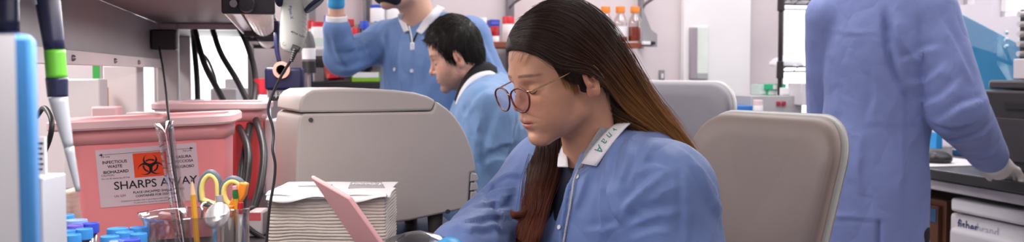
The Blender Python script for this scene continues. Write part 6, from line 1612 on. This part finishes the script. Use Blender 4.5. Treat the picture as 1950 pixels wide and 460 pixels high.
# ------------------------------------------------------------------ on and under the right bench
white_e = mat('enamel_white', '#d9d5d8', rough=.35, spec=.5, var=.02)
t = root('bench_freezer', base_of(2.5, 2.35), 'white lidded box unit with printed maker name under the right bench', 'freezer')
fb0, fb1 = 1.55, bpx(1817, 2.19)
mk('body', rbox(2.205, 2.82, fb0, fb1+.030, .04, .776), white_e, t, bevel=.012, segs=3); mk('lid', rbox(2.19, 2.83, fb0-.01, fb1+.008, .784, .829), white_e, t, bevel=.010, segs=3)
mk('drawer_front', rbox(2.165, 2.215, fb0+.02, bpx(1808, 2.16), .06, za(1812, 431, 2.16)), white_e, t, bevel=.018, segs=4)
mk('plinth', rbox(2.24, 2.80, fb0+.03, fb1-.03, 0, .04), mat('plinth_black', '#222224'), t)
pt0, pt1 = bpx(1829, 2.204), bpx(1908, 2.204); zt3 = za(1829, 436, 2.204)
Lf = plane_frame(WP(2.2045, pt0, zt3+.004), WP(0, -1, 0), (0, 0, 1)); wd = pt0-pt1
lettering('lettering', [('fisher', 0, 0, .045, 'LEFT', 1.0)], Lf, mat('print_navy', '#2b3566', rough=.5), t, .0006, bold=.022)
lettering('lettering', [('brand', wd*.47, 0, .045, 'LEFT', 1.0)], Lf, mat('print_silver', '#a7a4b4', rough=.5), t, .0006)
t = root('benchtop_printer', WP(2.52, 2.55, .92), 'black boxy benchtop machine on the right bench at the frame edge', 'machine')
blackp = mat('machine_black', '#2b292c', rough=.45, var=.06)
pb1 = bpx(1868, 2.30)
mk('case', rbox(2.30, 2.86, pb1-.62, pb1, .925, 1.190), blackp, t, bevel=.010, segs=3); mk('top_cover', rbox(2.31, 2.85, pb1-.60, pb1-.02, 1.192, 1.222), mat('machine_dark', '#3a383b', rough=.5), t, bevel=.008)
mk('side_panel', rbox(2.294, 2.301, pb1-.55, pb1-.06, .96, 1.10), mat('machine_panel', '#343236', rough=.5), t, bevel=.003); mk('slot', rbox(2.292, 2.300, pb1-.52, pb1-.12, 1.13, 1.15), mat('machine_slot', '#1a191b'), t)
for b in (pb1-.57, pb1-.06): 
    for a in (2.34, 2.82): mk('foot', cyl(WP(a, b, .92), WP(a, b, .927), .015), rub, t)
ac = mat('acrylic_blue', '#1f86c4', rough=.08, spec=.6)
acl = mat('acrylic_blue_clear', '#2f87b6', rough=.12, alpha=.60); acd = mat('acrylic_blue_deep', '#145f8f', rough=.12, alpha=.88)
t = root('acrylic_shield', WP(2.62, 3.1, .92), 'translucent blue acrylic shield panels standing behind the back-turned person\'s arm', 'acrylic shield')
def panel(nm, pts, m, th=.006):
    A = [P(*p) for p in pts]; nr = (A[1]-A[0]).cross(A[-1]-A[0]).normalized(); k = len(A)
    mk(nm, (A + [p + nr*th for p in A], [tuple(range(k)), tuple(reversed(range(k, 2*k)))] + [(i, k+i, k+(i+1) % k, (i+1) % k) for i in range(k)]), m, t, smooth=False)
def AP(px, py, a):                                # a point on the plane 'a' of the room
    d_ = room_d(px, a=a); return (px, py, d_)
panel('front_panel', [AP(1823, 24, 2.62), AP(1941, 85, 2.62), AP(1934, 246, 2.62), AP(1823, 222, 2.62)], acl)
panel('rear_panel', [AP(1838, 84, 2.74), AP(1930, 112, 2.74), AP(1926, 232, 2.74), AP(1838, 212, 2.74)], acd)
panel('top_panel', [AP(1900, 66, 2.70), AP(1944, 86, 2.64), AP(1936, 180, 2.64), AP(1898, 120, 2.72)], acd, .004)
mk('lower_rail', tube([P(*AP(1840, 88, 2.66)), P(*AP(1926, 122, 2.66))], .007, 8), mat('rail_dark', '#163a58', rough=.4), t)
mk('base_block', rbox(2.60, 2.78, bpx(1934, 2.62)+.0, bpx(1823, 2.62), .92, .945), mat('acrylic_base', '#1d4f78', rough=.4), t, bevel=.004)
for i in range(3): p = P(*AP(1918, 62+13*i, 2.60)); mk('mount_stud', cyl(p, p + WP(-.010, 0, 0), .008, .006, 14), mat('stud_pale', '#b8d4e4', rough=.3), t)
t = root('peg_rack', WP(2.5, 2.35, 1.25), 'black rack with pale pegs above the black machine, at the right frame edge', 'rack'); rbk = bpx(1938, 2.46)
zr0, zr1 = za(1945, 112, 2.46), za(1945, 18, 2.46)
mk('panel', rbox(2.46, 2.50, rbk-.30, rbk, .0+1.222, zr1), rub, t, bevel=.004)
for i in range(5):
    for j in range(3): z = zr0 + (zr1-zr0)*(i+.5)/5; b = rbk-.025-.055*j; mk('peg', cyl(WP(2.462, b, z), WP(2.435, b, z), .011, .009, 14), mat('peg_pale', '#c9c4c6', rough=.4), t, smooth=None)
zq0, zq1 = za(1940, 150, 2.40), za(1940, 112, 2.40)
thing('carton', rbox(2.38, 2.44, rbk-.24, bpx(1928, 2.38), max(zq0, 1.2235), zq1), mat('carton_rose', '#cfc6c9', rough=.6), 'pale carton in front of the black peg rack', 'carton', bevel=.003)
thing('paper_mat', rbox(2.19, 2.50, 3.02, 3.62, .9205, .923), mat('mat_white', '#d5d2d4', rough=.7), 'white paper mat lying on the right bench by the gown', 'paper mat')
t = root('computer_mouse', WP(2.30, bpx(1781, 2.30), .923), 'black computer mouse on the white mat of the right bench', 'computer mouse')
mk('shell', sphere(WP(2.31, bpx(1781, 2.31), .938), (.055, .075, .030), 20, 12, RM), rub, t, smooth=True); mk('wheel', cyl(WP(2.262, bpx(1787, 2.28), .955), WP(2.272, bpx(1787, 2.28), .955), .008), greyb, t)
carton('small bright blue carton behind the black mouse', 1784, 1797, 283, 252, 3.42, mat('box_azure', '#2f8fd0', rough=.45), dp=.05)
carton('small green-capped pale carton beside the gown on the right bench', 1760, 1772, 285, 232, 3.50, mat('box_mintwhite', '#d9e3dc', rough=.5), dp=.05, panel=(mat('panel_green', '#4bb85c'), .0, 1.0, .55, .75))

# ------------------------------------------------------------------ far end and back of the left bench
def on_bench(label, px0, px1, yt, d, m, dp=.12, name='carton', cat_='carton', yb=None, panel=None):
    x0, x1 = P(px0, 200, d).x, P(px1, 200, d).x; z1 = P(px0, yt, d).z; z0 = .9205 if yb is None else P(px0, yb, d).z
    t = root(name, ((x0+x1)/2, d+dp/2, z0), label, cat_); mk('box_body', box(((x0+x1)/2, d+dp/2, (z0+z1)/2), (x1-x0, dp, z1-z0)), m, t, bevel=.005)
    if panel: mk('print_panel', box(((x0+x1)/2, d, z0+(z1-z0)*panel[1]), ((x1-x0)*.8, .002, (z1-z0)*panel[2])), panel[0], t)
    return t
on_bench('white rounded box beside the thin cord, left of the green rack', 502, 533, 228, 2.66, mat('box_white2', '#dfdcdf', rough=.45))
on_bench('pink-lidded clear box between glass jar and paper towels', 468, 497, 402, 1.98, mat('box_clearish', '#d9cfd0', rough=.3), dp=.06, panel=(mat('lid_rose', '#e2666c', rough=.4), .80, .3))
on_bench('pale box behind the hoses at the far bench end', 400, 452, 168, 3.30, mat('box_pale3', '#dcd6da', rough=.5), dp=.14)
on_bench('white box with rounded top beyond the hose bundle', 428, 456, 150, 3.46, mat('box_white3', '#e6e3e6', rough=.5), dp=.02)
on_bench('whitish box left of the leftmost hose, under the shelf', 350, 372, 190, 3.05, mat('box_pale3', '#dcd6da'), dp=.10)
t = root('sample_bottle', P(497, 300, 2.95), 'white bottle with red screw cap behind the hoses', 'bottle'); c = Vector((P(497, 160, 2.95).x, 2.95, .9205)); zc_ = P(497, 150, 2.95).z
mk('body', lathe([(0, 0), (.028, 0), (.028, (zc_-.92)*.78), (.016, (zc_-.92)*.86), (0, (zc_-.92)*.87)], c, 24), white_b, t); mk('cap', lathe([(0, (zc_-.92)*.86), (.021, (zc_-.92)*.86), (.021, zc_-.92), (0, zc_-.92)], c, 24), capr, t)
# things seen under the raceway on the far side of the double bench
def far(label, px0, px1, yt, d, m, name='carton', cat_='carton', w=.06, panel=None):
    return on_bench(label, px0, px1, yt, d, m, dp=w, name=name, cat_=cat_, panel=panel)
far('tall white carton seen beneath the grey raceway', 196, 262, 124, 2.98, mat('carton_white4', '#ece2e3', rough=.6))
far('blush pink low box seen over the sharps container\'s left corner', 172, 222, 203, 2.66, mat('box_blush', '#f0c6c8', rough=.5), w=.05)
far('white sloping box at far left under the raceway', 118, 190, 150, 2.78, mat('carton_white5', '#f0eaea', rough=.6))
far('narrow white box with green stripe beneath the raceway', 176, 193, 116, 3.06, mat('carton_white5', '#f0eaea'), w=.05, panel=(mat('panel_green', '#4bb85c'), .90, .14))
far('small tan box behind the blush box', 190, 198, 165, 2.92, mat('box_tan', '#d9a878', rough=.6), w=.04)
far('stack of cream trays left of the sharps container', 100, 133, 365, 2.16, mat('box_cream', '#e8d6c8', rough=.6, var=.2, vscale=120, stretch=(.1, .1, 1)), name='tray_stack', cat_='tray', w=.09)
build_woman(); build_seated_man(); build_standing_man(); build_back_person()
